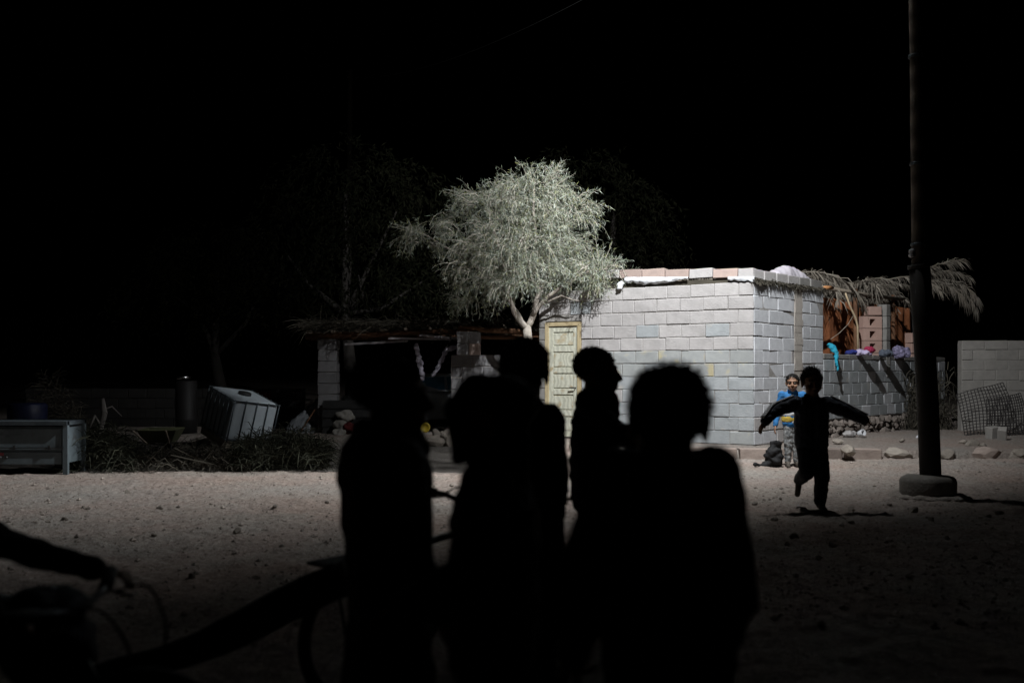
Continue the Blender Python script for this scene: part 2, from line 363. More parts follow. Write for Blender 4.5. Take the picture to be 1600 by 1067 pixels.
# ------------------------------------------------------------------ stones and blocks
def stone_mesh(seed, m, flat=.6, sub=2):
    bm = bmesh.new(); bmesh.ops.create_icosphere(bm, subdivisions=sub, radius=.5)
    rr = random.Random(seed)
    cuts = [(Vector((rr.gauss(0, 1), rr.gauss(0, 1), rr.gauss(0, 1))).normalized(), rr.uniform(.26, .42)) for _ in range(9)]
    for v in bm.verts:
        for n, d in cuts:
            e = v.co.dot(n) - d
            if e > 0: v.co -= n * e
        v.co *= 1 + .1 * mnoise.noise(v.co * 4 + Vector((seed, 0, 0)))
    me = bpy.data.meshes.new('stone'); bm.to_mesh(me); bm.free(); me.materials.append(m)
    return me
ST = {k: [stone_mesh(i * 7 + j * 100, mm, sub=1 if k == 'rubble' else 2) for i in range(6)] for j, (k, mm) in enumerate((('rubble', RUBBLE), ('kerb', KERB), ('kerbg', KERBG)))}
STG = [stone_mesh(900 + i, KERBG, sub=2) for i in range(5)]
_bc = {}
def block_mesh(l, d, h, m, var):
    key = (round(l, 2), round(d, 2), round(h, 3), m.name, var)
    if key in _bc: return _bc[key]
    bm = bmesh.new(); bmesh.ops.create_cube(bm, size=1)
    rr = random.Random(hash(key[:3]) % 9999 + var * 31)
    for v in bm.verts:
        v.co = Vector((v.co.x * l, v.co.y * d, v.co.z * h)) + Vector((rr.uniform(-.006, .006), rr.uniform(-.004, .004), rr.uniform(-.005, .005)))
    bmesh.ops.bevel(bm, geom=bm.edges[:], offset=.009, segments=1, affect='EDGES', profile=.5)
    for v in bm.verts: v.co += Vector((rr.uniform(-.003, .003), rr.uniform(-.003, .003), rr.uniform(-.004, .004)))
    me = bpy.data.meshes.new('block'); bm.to_mesh(me); bm.free(); me.materials.append(m)
    _bc[key] = me
    return me
def block(parent, c, l, d, h, rz, m, tilt=0, name='block'):
    o = link(name, block_mesh(l, d, h, m, random.randrange(3)), None, parent)
    o.location = c; o.rotation_euler = (random.gauss(0, .007), tilt + random.gauss(0, .010), rz + random.gauss(0, .006))
    return o
def course(parent, p0, u, t0, t1, z, h, first, m, depth=.19, L=.40, gap=.013, out=0.0, n=None, jit=.012, tilt=0, zf=None):
    """lay one course of blocks along u from t0 to t1; p0 on the outer face; n the outward normal"""
    rz = math.atan2(u.y, u.x); t = t0; k = 0; ln = first
    while t < t1 - .03:
        l = min(ln * L * random.uniform(.985, 1.015), t1 - t)
        if t1 - (t + l) < .09: l = t1 - t
        mm = m(t, k) if callable(m) else m
        c = p0 + u * (t + l / 2) - n * (depth / 2 - out - random.uniform(-.004, jit))
        zz = z if zf is None else zf(t + l / 2)
        block(parent, (c.x, c.y, zz + h / 2 + random.gauss(0, .002)), round(l - gap, 2), depth, h - gap, rz, mm, tilt)
        t += l; ln = 1; k += 1

# ------------------------------------------------------------------ block house
C = Vector((3.86, 15.90, 0)); UF = Vector((-.853, .523, 0)).normalized(); US = Vector((.667, .745, 0)).normalized()
NF = Vector((-UF.y, UF.x, 0)); NF = NF if NF.y < 0 else -NF
NS = Vector((US.y, -US.x, 0))
CH = .2175; Z0 = .13; LF = 3.96; LS = 2.56
house = empty('block_house', C)
tag(house, 'unplastered grey concrete block house with a pale wooden panelled door', 'house')
house_parts = []
hw = MB()
def slab(mb, p0, u, n, t0, t1, z0, z1, back, rec=.012):
    c = p0 + u * ((t0 + t1) / 2) - n * (rec + back / 2)
    mb.box((c.x, c.y, (z0 + z1) / 2), (t1 - t0, back, z1 - z0), math.atan2(u.y, u.x))
ZT = Z0 + 12 * CH
DT0, DT1, DZ = 3.10, 3.83, 2.17
slab(hw, C, UF, NF, .016, DT0, -.05, ZT - .01, .18)
slab(hw, C, UF, NF, DT1, LF, -.05, ZT - .011, .18)
slab(hw, C, UF, NF, DT0, DT1, DZ + .03, ZT - .012, .18)
slab(hw, C, US, NS, .2, LS, -.05, ZT - .013, .18, .007)
A = C + UF * LF; Bf = C + US * LS
slab(hw, A, US, -NS, .2, LS, -.05, ZT - .02, .18); slab(hw, Bf, UF, -NF, .2, LF - .2, -.05, ZT - .021, .18)
wall = hw.build('wall', MORTAR, house)
def to_local(o, par):
    o.location = Vector(o.location) - Vector(par.matrix_world.translation if par.parent is None else par.location)
house.matrix_world.translation = C
# the wall and everything under it is written in world coordinates; a matrix inverse keeps it there
bpy.context.view_layer.update()
def keep(o, par):
    o.parent = par; o.matrix_parent_inverse = par.matrix_world.inverted()
wall.matrix_parent_inverse = Matrix.Translation(-C)
def front_mat(i):
    def f(t, k):
        r = random.random()
        if i >= 7: return B_PINK if r < .92 else B_BLUE
        if i in (5, 6): return B_STAIN if (r < .55 or t < 1.1) else B_BLUE
        return B_BLUE if r < .62 else (B_STAIN if r < .8 else B_PINK if r < .88 else B_GREY if r < .9 else B_BLUE)
    return f
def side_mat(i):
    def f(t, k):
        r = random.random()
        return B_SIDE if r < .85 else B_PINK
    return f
for i in range(12):
    z = Z0 + i * CH; first = .62 if i % 2 else 1.0
    sag = -.004 * (i % 3)
    end = DT0 if z < DZ - .03 else LF
    course(wall, C, UF, .0, end, z, CH, (.62 if i % 2 else 1.0) * random.uniform(.95, 1.05), front_mat(i), n=NF, L=.412, gap=.011, jit=.009)
    if z < DZ - .03: course(wall, C, UF, DT1, LF, z, CH, .4, B_GREY, n=NF)
    for (a, b_) in ((.012, 1.42), (1.74, LS)):
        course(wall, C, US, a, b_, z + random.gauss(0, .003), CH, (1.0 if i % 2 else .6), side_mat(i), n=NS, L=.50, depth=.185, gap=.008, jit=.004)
mc = MB()   # rough mortar-filled column on the side wall
for k in range(24):
    z = Z0 + k * (12 * CH / 24)
    c = C + US * (1.58 + random.uniform(-.012, .012)) - NS * (.09 - .0 + random.uniform(-.004, .01))
    mc.box((c.x, c.y, z + 12 * CH / 48), (.30 + random.uniform(-.03, .03), .19, 12 * CH / 24 + .002 * (k % 2)), math.atan2(US.y, US.x))
mo = mc.build('mortar_column', PLASTER, wall)
# parapet course, rising towards the door side
def pz(t): return ZT + .055 + .045 * t
pt = 0
def par_mat(t, k): return B_RED if k in (1, 3, 4, 5, 7) else B_PINK
course(wall, C, UF, 0, LF, 0, .165, .62, par_mat, n=NF, L=.42, zf=pz, depth=.17, tilt=.045 * 0, out=.0)
course(wall, C, US, .012, LS - .04, 0, .165, .8, lambda t, k: B_PINK if k < 4 else B_GREY, n=NS, L=.42, zf=lambda t: ZT + .05 - .012 * t, depth=.16)
# roof slab edge seen in the gap under the parapet
rs = MB(); cc = (C + A + Bf + (A + Bf - C)) / 4
slab(rs, C, UF, NF, .05, LF - .02, ZT - .02, ZT + .075, .16, .035); slab(rs, C, US, NS, .22, LS - .02, ZT - .019, ZT + .045, .15, .03)
rz_ = math.atan2(UF.y, UF.x)
rs.box((cc.x, cc.y, ZT - .03), (LF - .3, LS - .3, .06), rz_)
rs.build('roof', DRYD, house).matrix_parent_inverse = Matrix.Translation(-C)
# straw squeezed out under the side parapet
def blade(mb, p, d, l, wdt, droop=.0):
    p = Vector(p); d = Vector(d).normalized(); s = d.cross(Vector((random.gauss(0, 1), random.gauss(0, 1), random.gauss(0, 1)))).normalized() * wdt
    mid = p + d * l * .55; tip = p + d * l + Vector((0, 0, -droop * l)); 
    mb.add([p - s * .5, p + s * .5, mid + s * .5, tip, mid - s * .5], [(0, 1, 2, 4), (4, 2, 3)])
sf = MB()
for k in range(1100):
    t = random.uniform(.0, LS) if random.random() < .9 else random.uniform(-.05, .3)
    p = C + US * t + NS * random.uniform(-.04, .03); zz = ZT + random.uniform(.0, .05)
    blade(sf, (p.x, p.y, zz), NS * random.uniform(.2, 1) + US * random.uniform(-.8, .8) + Vector((0, 0, random.uniform(-1.0, .3))), random.uniform(.03, .10), .014, .3)
sfo = sf.build('straw_fringe', DRYD, house); sfo.matrix_parent_inverse = Matrix.Translation(-C); tag(sfo, kind='stuff')
# door
dr = MB()
def fpt(t, z, out=0): p = C + UF * t + NF * out; return Vector((p.x, p.y, z))
def fbox(mb, t0, t1, z0, z1, out, thick):
    c = fpt((t0 + t1) / 2, (z0 + z1) / 2, out - thick / 2); mb.box(c, (t1 - t0, thick, z1 - z0), rz_)
door = MB(); fbox(door, DT0 + .075, DT1 - .075, Z0 + .02, DZ - .06, -.03, .035)
door = door.build('door', WOODD, house); door.matrix_parent_inverse = Matrix.Translation(-C)
dt0, dt1 = DT0 + .075, DT1 - .075
zz = [Z0 + .02, .50, .86, 1.22, 1.60, DZ - .06]
st = MB()
for t0, t1 in ((dt0, dt0 + .085), (dt1 - .085, dt1)): fbox(st, t0, t1, Z0 + .02, DZ - .06, -.012, .02)
st.build('stile', WOODD, door)
for i, z in enumerate([Z0 + .02, .52, .90, 1.28, 1.66, DZ - .16]):
    rl = MB(); fbox(rl, dt0 + .087, dt1 - .087, z, z + .095, -.0135, .02); rl.build('rail', WOODD, door)
    if i < 5:
        z1 = [.52, .90, 1.28, 1.66, DZ - .16][i]
        pn = MB()
        ns = 1
        for k in range(ns):
            a = z + .12 + (z1 - z - .145) * k / ns; b_ = z + .12 + (z1 - z - .145) * (k + 1) / ns - .006
            fbox(pn, dt0 + .10, dt1 - .10, a, b_, -.018 - .002 * (k % 2), .014)
        pn.build('panel', WOODD, door)
hd = MB(); hd.tube([fpt(dt0 + .04, 1.02, -.01), fpt(dt0 + .04, 1.02, .035), fpt(dt0 + .14, 1.02, .04)], .011); hd.build('handle', DARKM, door)
for (t0, t1, z0, z1) in ((DT0 + .004, DT0 + .073, Z0, DZ - .056), (DT1 - .073, DT1 - .004, Z0, DZ - .056), (DT0 + .004, DT1 - .004, DZ - .055, DZ + .012)):
    fm = MB(); fbox(fm, t0, t1, z0, z1, .012, .12); o = fm.build('door_frame', WOODF, house); o.matrix_parent_inverse = Matrix.Translation(-C)
# keep the children of the wall in world coordinates
# (block objects were given world locations; the wall itself sits at the world origin)

# plastic sheet caught under the parapet
def cloth(name, p0, u, ln, prof, m, parent=None, nx=40, amp=.02, seed=0, n=Vector((0, -1, 0)), thick=.004):
    """a creased sheet: runs along u for ln metres, prof(s)->(top z, bottom z)"""
    ny = 9; P = np.zeros((ny, nx, 3))
    for i in range(nx):
        s = i / (nx - 1); zt, zb = prof(s)
        for j in range(ny):
            f = j / (ny - 1)
            o = amp * (mnoise.noise(Vector((s * ln * 7 + seed * 9, f * 2.5, seed))) + .5 * mnoise.noise(Vector((s * ln * 17, f * 6, seed * 3)))) + amp * .8 * math.sin(f * math.pi)
            p = p0 + u * (ln * s) + n * (o + .02)
            P[j, i] = (p.x, p.y, zt + (zb - zt) * f)
    o = link(name, mesh_grid(name, P, m), None, parent, True)
    md = o.modifiers.new('t', 'SOLIDIFY'); md.thickness = thick
    return o
def prof_pl(s):
    b = ZT + .05 + .045 * (2.25 - 1.15 * s)
    w_ = .015 + .085 * max(0, math.sin(math.pi * min(1, s * 1.05 + .08))) ** .7 * (1 - .35 * s) + .035 * mnoise.noise(Vector((s * 11, 0, 0)))
    return b + .03, b - w_
def prof_p2(s):
    b = ZT + .05 + .045 * (.42 - .42 * s)
    return b + .03, b - .03 - .03 * mnoise.noise(Vector((s * 6, 4, 0))) - .02 * s
pp = C + UF * .42
o = cloth('plastic_sheet', Vector((pp.x, pp.y, 0)), -UF, .44, prof_p2, WHITEP, nx=24, amp=.015, seed=6, n=NF)
tag(o, 'short scrap of white plastic under the parapet at the house corner', 'plastic sheet')
pp = C + UF * 2.25
o = cloth('plastic_sheet', Vector((pp.x, pp.y, 0)), -UF, 1.15, prof_pl, WHITEP, nx=50, amp=.025, seed=2, n=NF)
tag(o, 'long torn white plastic sheet caught under the reddish parapet blocks', 'plastic sheet')
kb = MB(); kp = fpt(2.32, ZT + .045, .05)
kb.ell(kp, (.055, .04, .09), Matrix.Rotation(.5, 3, 'Y'), 12, 10)
ko = link('plastic_knot', fuse(kb, .012, 1, .02, 14, 3), WHITEP); keep(ko, o)
# white sack weighting the roof
sk = MB()
for k in range(9):
    t = 1.35 + .15 * k; p = C + US * t - NS * .30; hgt = [.10, .17, .21, .22, .21, .18, .13, .08, .05][k]
    sk.ell((p.x, p.y, ZT + .17), (.14, .16, hgt + .05), None)
so = link('white_sack', fuse(sk, .03, 8, .03, 3, 4), M('sack_weave', (.50, .47, .51), (.36, .34, .38), rough=.75, scale=3, bump=.5, bscale=30)); tag(so, 'bulging pale woven sack lying on the house roof beside palm thatch', 'sack')

# ------------------------------------------------------------------ kerb stones (pieces of the terrace)
x = -2.3
k = 0
while x < 13:
    y = float(edge_y(x)) ; small = x > 3.0
    l = random.uniform(.22, .5) if small else random.uniform(.2, .36)
    hh = random.uniform(.12, .19) if small else random.uniform(.18, .3)
    if small and random.random() < .2: x += l * .7; continue
    if 2.6 < x < 5.3:
        l = random.uniform(.38, .62); o = block(terr, (x + l / 2, y - .05 + random.uniform(-.02, .02), .055), round(l - .03, 2), .26, .19, math.atan2(float(edge_y(x + .2)) - y, .2), KERB, random.gauss(0, .02), 'kerb_stone'); x += l; continue
    o = link('kerb_stone', random.choice(ST['kerb' if (random.random() < .5 and small) else 'kerbg']), None, terr)
    o.scale = (l * 1.25, random.uniform(.2, .3), hh * 1.5); o.rotation_euler = (random.gauss(0, .12), random.gauss(0, .1), random.gauss(0, .2) + math.atan2(float(edge_y(x + .2)) - y, .2))
    o.location = (x + l / 2, y - .06 + random.uniform(-.05, .05), .055 if small else .10)
    x += l * random.uniform(.92, 1.15) + (random.uniform(0, .25) if x > 5.2 else 0)
for k in range(26):     # second layer of the rough stones left of the tree
    x = random.uniform(-2.2, .8); o = link('kerb_stone', random.choice(ST['kerbg']), None, terr)
    o.scale = [random.uniform(.14, .3) for _ in range(3)]; o.rotation_euler = [random.uniform(-3, 3) for _ in range(3)]
    o.location = (x, float(edge_y(x)) + random.uniform(-.02, .3), .19 + random.uniform(-.03, .05))

# ------------------------------------------------------------------ compound wall right of the house, in line with its side
cw = empty('compound_wall', C + US * 2.6); tag(cw, 'low grey block wall on a rubble base in front of the palm hut', 'wall')
cwi = Matrix.Translation(-(C + US * 2.6))
bpy.context.view_layer.update()
cb_ = MB(); T0, T1 = LS + .01, 8.9
slab(cb_, C, US, NS, T0, T1, -.05, .43, .26, .03); slab(cb_, C, US, NS, T0, T1, .431, 1.60, .17, .012)
core = cb_.build('wall', MORTAR, cw); core.matrix_parent_inverse = cwi
for i in range(5):
    course(core, C, US, T0, T1, .44 + i * CH, CH, (.6 if i % 2 else 1), lambda t, k: random.choice([B_SIDE, B_BLUE, B_BLUE, B_BLUE]), n=NS, L=.42, gap=.009, jit=.006)
course(core, C, US, T0, T1, .44 + 5 * CH, .10, 1, B_GREY, n=NS, L=.55)
t = T0
while t < T1 + .3:
    for j in range(3):
        o = link('rubble_stone', random.choice(ST['rubble']), None, core); s_ = random.uniform(.15, .24)
        p = C + US * (t + random.uniform(-.04, .04)) + NS * (.0 + random.uniform(-.03, .05))
        o.location = (p.x, p.y, .12 + j * .115 + random.uniform(-.02, .02)); o.scale = (s_, s_ * .9, s_ * random.uniform(.7, .9)); o.rotation_euler = [random.uniform(-3, 3) for _ in range(3)]
    t += random.uniform(.10, .15)

# right wall
rw = empty('block_wall', (9.0, 20.0, 0)); tag(rw, 'tan block wall behind the leaning welded mesh panel', 'wall')
rwi = Matrix.Translation((-9.0, -20.0, 0)); bpy.context.view_layer.update()
P0 = Vector((9.03, 20.0, 0)); UX = Vector((1, 0, 0)); NX = Vector((0, -1, 0))
rb = MB(); slab(rb, P0, UX, NX, 0, 5, -.05, 1.88, .17, .008); rcore = rb.build('wall', B_TAN, rw); rcore.matrix_parent_inverse = rwi
for i in range(9):
    z = .10 + i * .205
    course(rcore, P0, UX, 0, 5, z, .205 if i < 8 else .19, (.5 if i % 2 else 1), B_TAN, n=NX, L=.46, gap=.009)
t = 0

# low wall left of the house, one pillar of the shelter stands on it
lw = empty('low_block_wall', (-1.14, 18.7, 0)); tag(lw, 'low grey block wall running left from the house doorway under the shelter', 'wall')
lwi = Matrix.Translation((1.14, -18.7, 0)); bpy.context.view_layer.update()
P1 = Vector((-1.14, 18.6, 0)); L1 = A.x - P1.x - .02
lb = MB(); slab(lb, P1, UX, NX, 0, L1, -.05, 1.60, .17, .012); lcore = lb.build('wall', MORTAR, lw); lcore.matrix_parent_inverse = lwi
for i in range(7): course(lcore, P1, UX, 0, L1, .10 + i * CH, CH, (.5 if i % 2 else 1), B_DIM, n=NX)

# far yard wall on the left
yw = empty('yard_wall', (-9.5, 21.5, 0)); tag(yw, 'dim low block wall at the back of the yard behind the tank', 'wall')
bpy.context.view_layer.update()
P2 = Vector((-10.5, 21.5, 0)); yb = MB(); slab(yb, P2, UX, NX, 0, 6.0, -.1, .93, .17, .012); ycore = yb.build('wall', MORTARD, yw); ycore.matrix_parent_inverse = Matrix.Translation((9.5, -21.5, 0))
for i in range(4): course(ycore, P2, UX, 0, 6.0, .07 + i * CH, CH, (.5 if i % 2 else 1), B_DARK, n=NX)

# ------------------------------------------------------------------ reed shelter
sh = empty('shelter', (-2.5, 19.4, 0)); tag(sh, 'open reed-roofed shelter on block pillars left of the tree', 'shelter')
shi = Matrix.Translation((2.5, -19.4, 0)); bpy.context.view_layer.update()
def sp(o): o.matrix_parent_inverse = shi; return o
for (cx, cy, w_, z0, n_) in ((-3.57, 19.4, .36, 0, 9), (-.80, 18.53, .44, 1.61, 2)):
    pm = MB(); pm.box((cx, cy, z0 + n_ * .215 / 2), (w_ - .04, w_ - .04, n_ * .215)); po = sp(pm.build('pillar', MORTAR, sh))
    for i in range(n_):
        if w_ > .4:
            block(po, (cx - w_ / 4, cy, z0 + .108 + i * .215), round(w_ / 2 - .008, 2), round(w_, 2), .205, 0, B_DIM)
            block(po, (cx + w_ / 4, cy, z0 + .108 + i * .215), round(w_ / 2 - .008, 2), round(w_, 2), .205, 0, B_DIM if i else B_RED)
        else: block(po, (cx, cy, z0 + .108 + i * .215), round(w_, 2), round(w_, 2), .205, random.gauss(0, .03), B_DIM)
for (a, b_, r_, m_) in (((-4.0, 19.35, 1.98), (-.3, 18.75, 2.09), .06, WOODR), ((-1.0, 18.5, 2.11), (A.x + .1, 18.35, 2.0), .05, WOODR), ((-1.0, 18.62, 1.98), (A.x + .1, 18.5, 1.90), .04, WOODR),
                       ((-4.6, 22.6, 2.05), (.6, 22.6, 2.1), .06, WOODR)):
    b = MB(); n_ = 7; b.tube([Vector(a).lerp(Vector(b_), i / (n_ - 1)) + Vector((0, 0, .012 * math.sin(i * 2.1))) for i in range(n_)], [r_ * random.uniform(.85, 1.1) for _ in range(n_)], 9)
    sp(b.build('beam', m_, sh, True))
for k in range(9):
    x = -3.9 + k * .47; b = MB(); b.tube([(x, 19.0 - .15 * k / 3, 2.06 + .012 * k), (x + .1, 22.8, 2.14)], .032, 7); sp(b.build('rafter', WOOD, sh, True))
for k, (x0, x1, y, z) in enumerate(((-3.2, -2.0, 19.12, 1.86), (-2.35, -1.15, 18.95, 1.93), (-1.75, -1.0, 18.8, 1.96))):
    b = MB(); b.box(((x0 + x1) / 2, y, z), (x1 - x0, .14, .035), rot=Matrix.Rotation(R(-3 + k * 4), 3, 'Y') @ Matrix.Rotation(R(6), 3, 'X')); sp(b.build('plank', M('pale_plank_%d' % k, (.30, .28, .29), (.22, .20, .21), scale=8, bump=.3), sh))
th = MB()
for k in range(5200):
    x = random.uniform(-4.0, .5); y = 18.6 + abs(random.gauss(0, 1.7)); y = min(y, 23)
    if x > -.6: y += .25
    blade(th, (x, y + .15 * (x < -.5), 2.16 + random.uniform(0, .12) + .02 * x / 5), (random.gauss(0, .9), random.gauss(-.5, .7), random.gauss(0, .16)), random.uniform(.2, .6), .014, .12)
tag(sp(th.build('thatch', DRYD, sh)), kind='stuff')
# drapes tied to the front beam
def drape(pts, r, m, label, cat='cloth', seed=0):
    b = MB()
    for i in range(len(pts) - 1): b.cap(pts[i], r[i], pts[i + 1], r[i + 1])
    o = link('hanging_cloth', fuse(b, .014, 2, .03, 11, seed), m); tag(o, label, cat, None); return o
drape([W(650, 540, 19.0), W(655, 562, 19.0), W(660, 592, 19.05)], [.04, .055, .05], LILAC, 'pale cloth strip hanging straight down from the shelter beam', seed=1)
drape([W(722, 541, 18.9), W(698, 545, 18.95), W(690, 563, 19.0), W(676, 588, 19.0)], [.03, .05, .045, .035], LILAC, 'pale twisted cloth slung sideways from the shelter beam', seed=2)

# ------------------------------------------------------------------ car under the shelter
def car(loc, rz):
    root = empty('parked_car', loc, rz); tag(root, 'pale blue hatchback parked in the dark under the reed shelter', 'car')
    Wd = .78
    low = [(-1.75, .30), (-1.80, .55), (-1.72, .80), (-.95, .88), (.95, .90), (1.65, .88), (1.72, .55), (1.68, .30)]
    top = [(-.95, .88), (-.42, 1.24), (.15, 1.29), (.95, 1.26), (1.45, .92)]
    def prism(poly, w0, w1s):
        n = len(poly); V = []
        for s in (-1, 1):
            for (x, z), ww in zip(poly, w1s): V.append((x, s * ww, z))
        Fc = [tuple(range(n))[::-1], tuple(range(n, 2 * n))] + [(i, (i + 1) % n, n + (i + 1) % n, n + i) for i in range(n)]
        return V, Fc
    b = MB(); b.add(*prism(low, Wd, [.74, .77, .76, .76, .77, .76, .76, .74])); b.add(*prism(top, Wd, [.72, .58, .58, .58, .70]))
    o = b.build('body', CARP, root); md = o.modifiers.new('b', 'BEVEL'); md.width = .04; md.segments = 3
    def quad(name, pts, m, off=.008):
        V = [Vector(p) for p in pts]; n = (V[1] - V[0]).cross(V[2] - V[0]).normalized(); c = sum(V, Vector()) / len(V)
        if n.dot(c - Vector((0, 0, .9))) < 0: n = -n
        m_ = MB(); m_.add([v + n * off for v in V] + [v - n * .01 for v in V], [(0, 1, 2, 3), (7, 6, 5, 4), (0, 4, 5, 1), (1, 5, 6, 2), (2, 6, 7, 3), (3, 7, 4, 0)])
        return m_.build(name, m, root)
    quad('windscreen', [(-.88, -.62, .93), (-.88, .62, .93), (-.47, .52, 1.20), (-.47, -.52, 1.20)], GLASS)
    quad('rear_window', [(1.38, -.60, .97), (1.38, .60, .97), (1.02, .50, 1.21), (1.02, -.50, 1.21)], GLASS)
    for s in (-1, 1):
        quad('side_window', [(-.72, s * .675, .94), (.05, s * .685, .94), (.08, s * .60, 1.22), (-.40, s * .60, 1.20)], GLASS, .012)
        quad('side_window', [(.13, s * .685, .94), (1.15, s * .69, .94), (.90, s * .60, 1.21), (.15, s * .60, 1.22)], GLASS, .012)
        h = MB(); h.ell((-1.76, s * .55, .66), (.05, .14, .08)); h.build('headlight', CHROME, root, True)
        mrr = MB(); mrr.ell((-.70, s * .86, .98), (.05, .09, .06)); mrr.build('mirror', DARKM, root, True)
        for x in (-1.15, 1.15):
            wl = MB(); ax = Matrix.Rotation(R(90), 3, 'X'); wl.lathe([(.20, -.09), (.27, -.09), (.29, -.05), (.29, .05), (.27, .09), (.20, .09)], (x, s * .68, .29), 24, ax); t_ = wl.build('wheel', RUBBER, root, True)
            rm = MB(); rm.lathe([(.03, -.096), (.19, -.093), (.195, .093), (.03, .096)], (x, s * .68, .29), 20, ax); rm.build('rim', CHROME, t_)
    bp = MB(); bp.box((-1.80, 0, .42), (.10, 1.5, .16)); bp.box((1.74, 0, .42), (.10, 1.5, .16)); bp.build('bumper', DARKM, root)
    gr = MB(); gr.box((-1.80, 0, .64), (.03, .7, .10)); gr.build('grille', DARKM, root)
    return root
car((-1.9, 22.2, -.03), R(35))

# ------------------------------------------------------------------ utility pole with the street lamp
PB = Vector((4.37, 10.45, 0))
up = empty('utility_pole', PB); tag(up, 'leaning wooden utility pole in a steel sleeve set in a round concrete footing', 'utility pole')
b = MB(); b.lathe([(.26, -.12), (.283, .02), (.285, .17), (.27, .205), (.245, .222), (.1, .232)], (0, 0, gz(PB.x, PB.y)), 40)
fo = b.build('footing', CONC, up, True)
for v in fo.data.vertices: v.co += v.co.normalized() * .018 * mnoise.noise(v.co * 6)
b = MB(); b.tube([(0.02, 0, .15), (-.015, 0, 1.0), (-.055, 0, 1.7), (-.10, 0, 2.42)], [.105, .102, .101, .102], 24); b.build('steel_sleeve', STEEL, up, True)
b = MB(); b.lathe([(.095, 0), (.112, 0), (.112, .04), (.095, .04)], (-.10, 0, 2.385), 24, Matrix.Rotation(R(-3), 3, 'Y')); b.build('sleeve_collar', STEEL, up, True)
pts = []; rad = []
for i in range(40):
    f = i / 39; z = 2.2 + f * 5.5
    pts.append((-.10 - .019 * (z - 2.4) - .012 * math.sin(z * 1.1) , .01 * math.sin(z * 2), z)); rad.append((.072 - .022 * f) * (1 + .06 * mnoise.noise(Vector((z * 2.5, 3, 0)))))
b = MB(); b.tube(pts, rad, 14); b.build('wooden_pole', POLEW, up, True)
b = MB(); b.lathe([(.02, 0), (.035, .01), (.035, .03), (.022, .04), (.032, .05), (.032, .075), (.012, .09)], (-.185, -.03, 2.50), 14); b.build('insulator', WHITEP, up, True)
b = MB(); b.tube([(-.12, 0, 2.49), (-.185, -.03, 2.49), (-.185, -.03, 2.52)], .008); b.build('insulator_pin', DARKM, up)
b = MB(); b.tube([(.10, -.07, .2), (.07, -.07, 1.0), (.03, -.07, 1.7), (-.015, -.075, 2.35), (-.04, -.06, 2.6)] + [(p[0] + .05, p[1] - .045, p[2]) for p in pts[4::4]], .009, 6); b.build('conduit', RUBBER, up, True)
for zz_ in (2.62, 3.5, 4.6):
    pq = min(pts, key=lambda p: abs(p[2] - zz_)); b = MB(); b.lathe([(.072, 0), (.078, 0), (.078, .03), (.072, .03)], pq, 16); b.build('strap', GALV, up, True)
mnd = MB()
for k in range(26):
    a_ = 2 * math.pi * k / 26; rr_ = random.uniform(.29, .34); mnd.ell((rr_ * math.cos(a_), rr_ * math.sin(a_), .0), (random.uniform(.06, .1), random.uniform(.06, .1), random.uniform(.02, .05)))
mo_ = link('sand_drift', fuse(mnd, .02, 3, .01, 12, 3), MG); mo_.location = PB; tag(mo_, 'low drift of sand banked round the concrete footing of the pole', 'sand', kind='stuff')
tp = Vector(pts[-2]); arm_end = LAMP - PB + Vector((.02, -.02, .12))
b = MB(); b.tube([tp + Vector((0, 0, -.5)), tp + (arm_end - tp) * .35 + Vector((0, 0, .12)), tp + (arm_end - tp) * .75 + Vector((0, 0, .12)), arm_end], .025, 10); b.build('lamp_arm', GALV, up, True)
# lamp head: a hooded flood whose open face points along LAMP_DIR
q = LAMP_DIR.to_track_quat('Z', 'Y').to_matrix()
b = MB(); c0 = LAMP - PB - LAMP_DIR * .16
b.lathe([(.05, -.06), (.12, -.02), (.17, .06), (.19, .10), (.18, .10), (.155, .055), (.10, 0)], c0, 28, q); b.build('lamp_hood', GALV, up, True)
em = bpy.data.materials.new('lamp_spill_glow'); em.use_nodes = True
nb = em.node_tree.nodes['Principled BSDF']; nb.inputs['Emission Color'].default_value = (1, .97, .93, 1); nb.inputs['Emission Strength'].default_value = 280
b = MB(); b.ell(LAMP - PB, (.06, .06, .06), None, 20, 14); b.build('lamp_spill_globe', em, up, True)  # globe added to spill some light onto the pole and near ground
ld = bpy.data.lights.new('street_lamp_light', 'SPOT'); ld.energy = LAMP_POWER; ld.spot_size = R(LAMP_ANGLE); ld.spot_blend = LAMP_BLEND; ld.shadow_soft_size = .045; ld.color = (.965, .985, 1)
lo = bpy.data.objects.new('street_lamp_light', ld); COL.objects.link(lo); lo.location = LAMP + LAMP_DIR * .12; lo.rotation_euler = LAMP_DIR.to_track_quat('-Z', 'Y').to_euler()
# unseen slats added by the lamp to darken the yard and tree's left side
S0 = lo.location.copy(); ysh = S0.y + .25; zb = S0.z - .25 * S0.z / (12.95 - S0.y); zt_ = S0.z + .35
for i in range(20):
    xx = S0.x - .135 - i * .082; zq = zb + random.uniform(-.05, .05); b = MB(); b.box((xx - .031 - PB.x, ysh - PB.y + .004 * (i % 2), (zq + zt_) / 2), (.062, .004, zt_ - zq)); b.build('blocker_slat', GALV, up)
for zz_ in (zt_ - .1, zb + .15):
    b = MB(); b.box((S0.x - .95 - PB.x, ysh - PB.y + .014, zz_), (1.75, .012, .03)); b.build('blocker_rail', GALV, up)
b = MB(); b.tube([(S0.x + .0 - PB.x, ysh - PB.y + .016, zt_ - .1), arm_end], .012, 6); b.build('blocker_bracket', GALV, up)
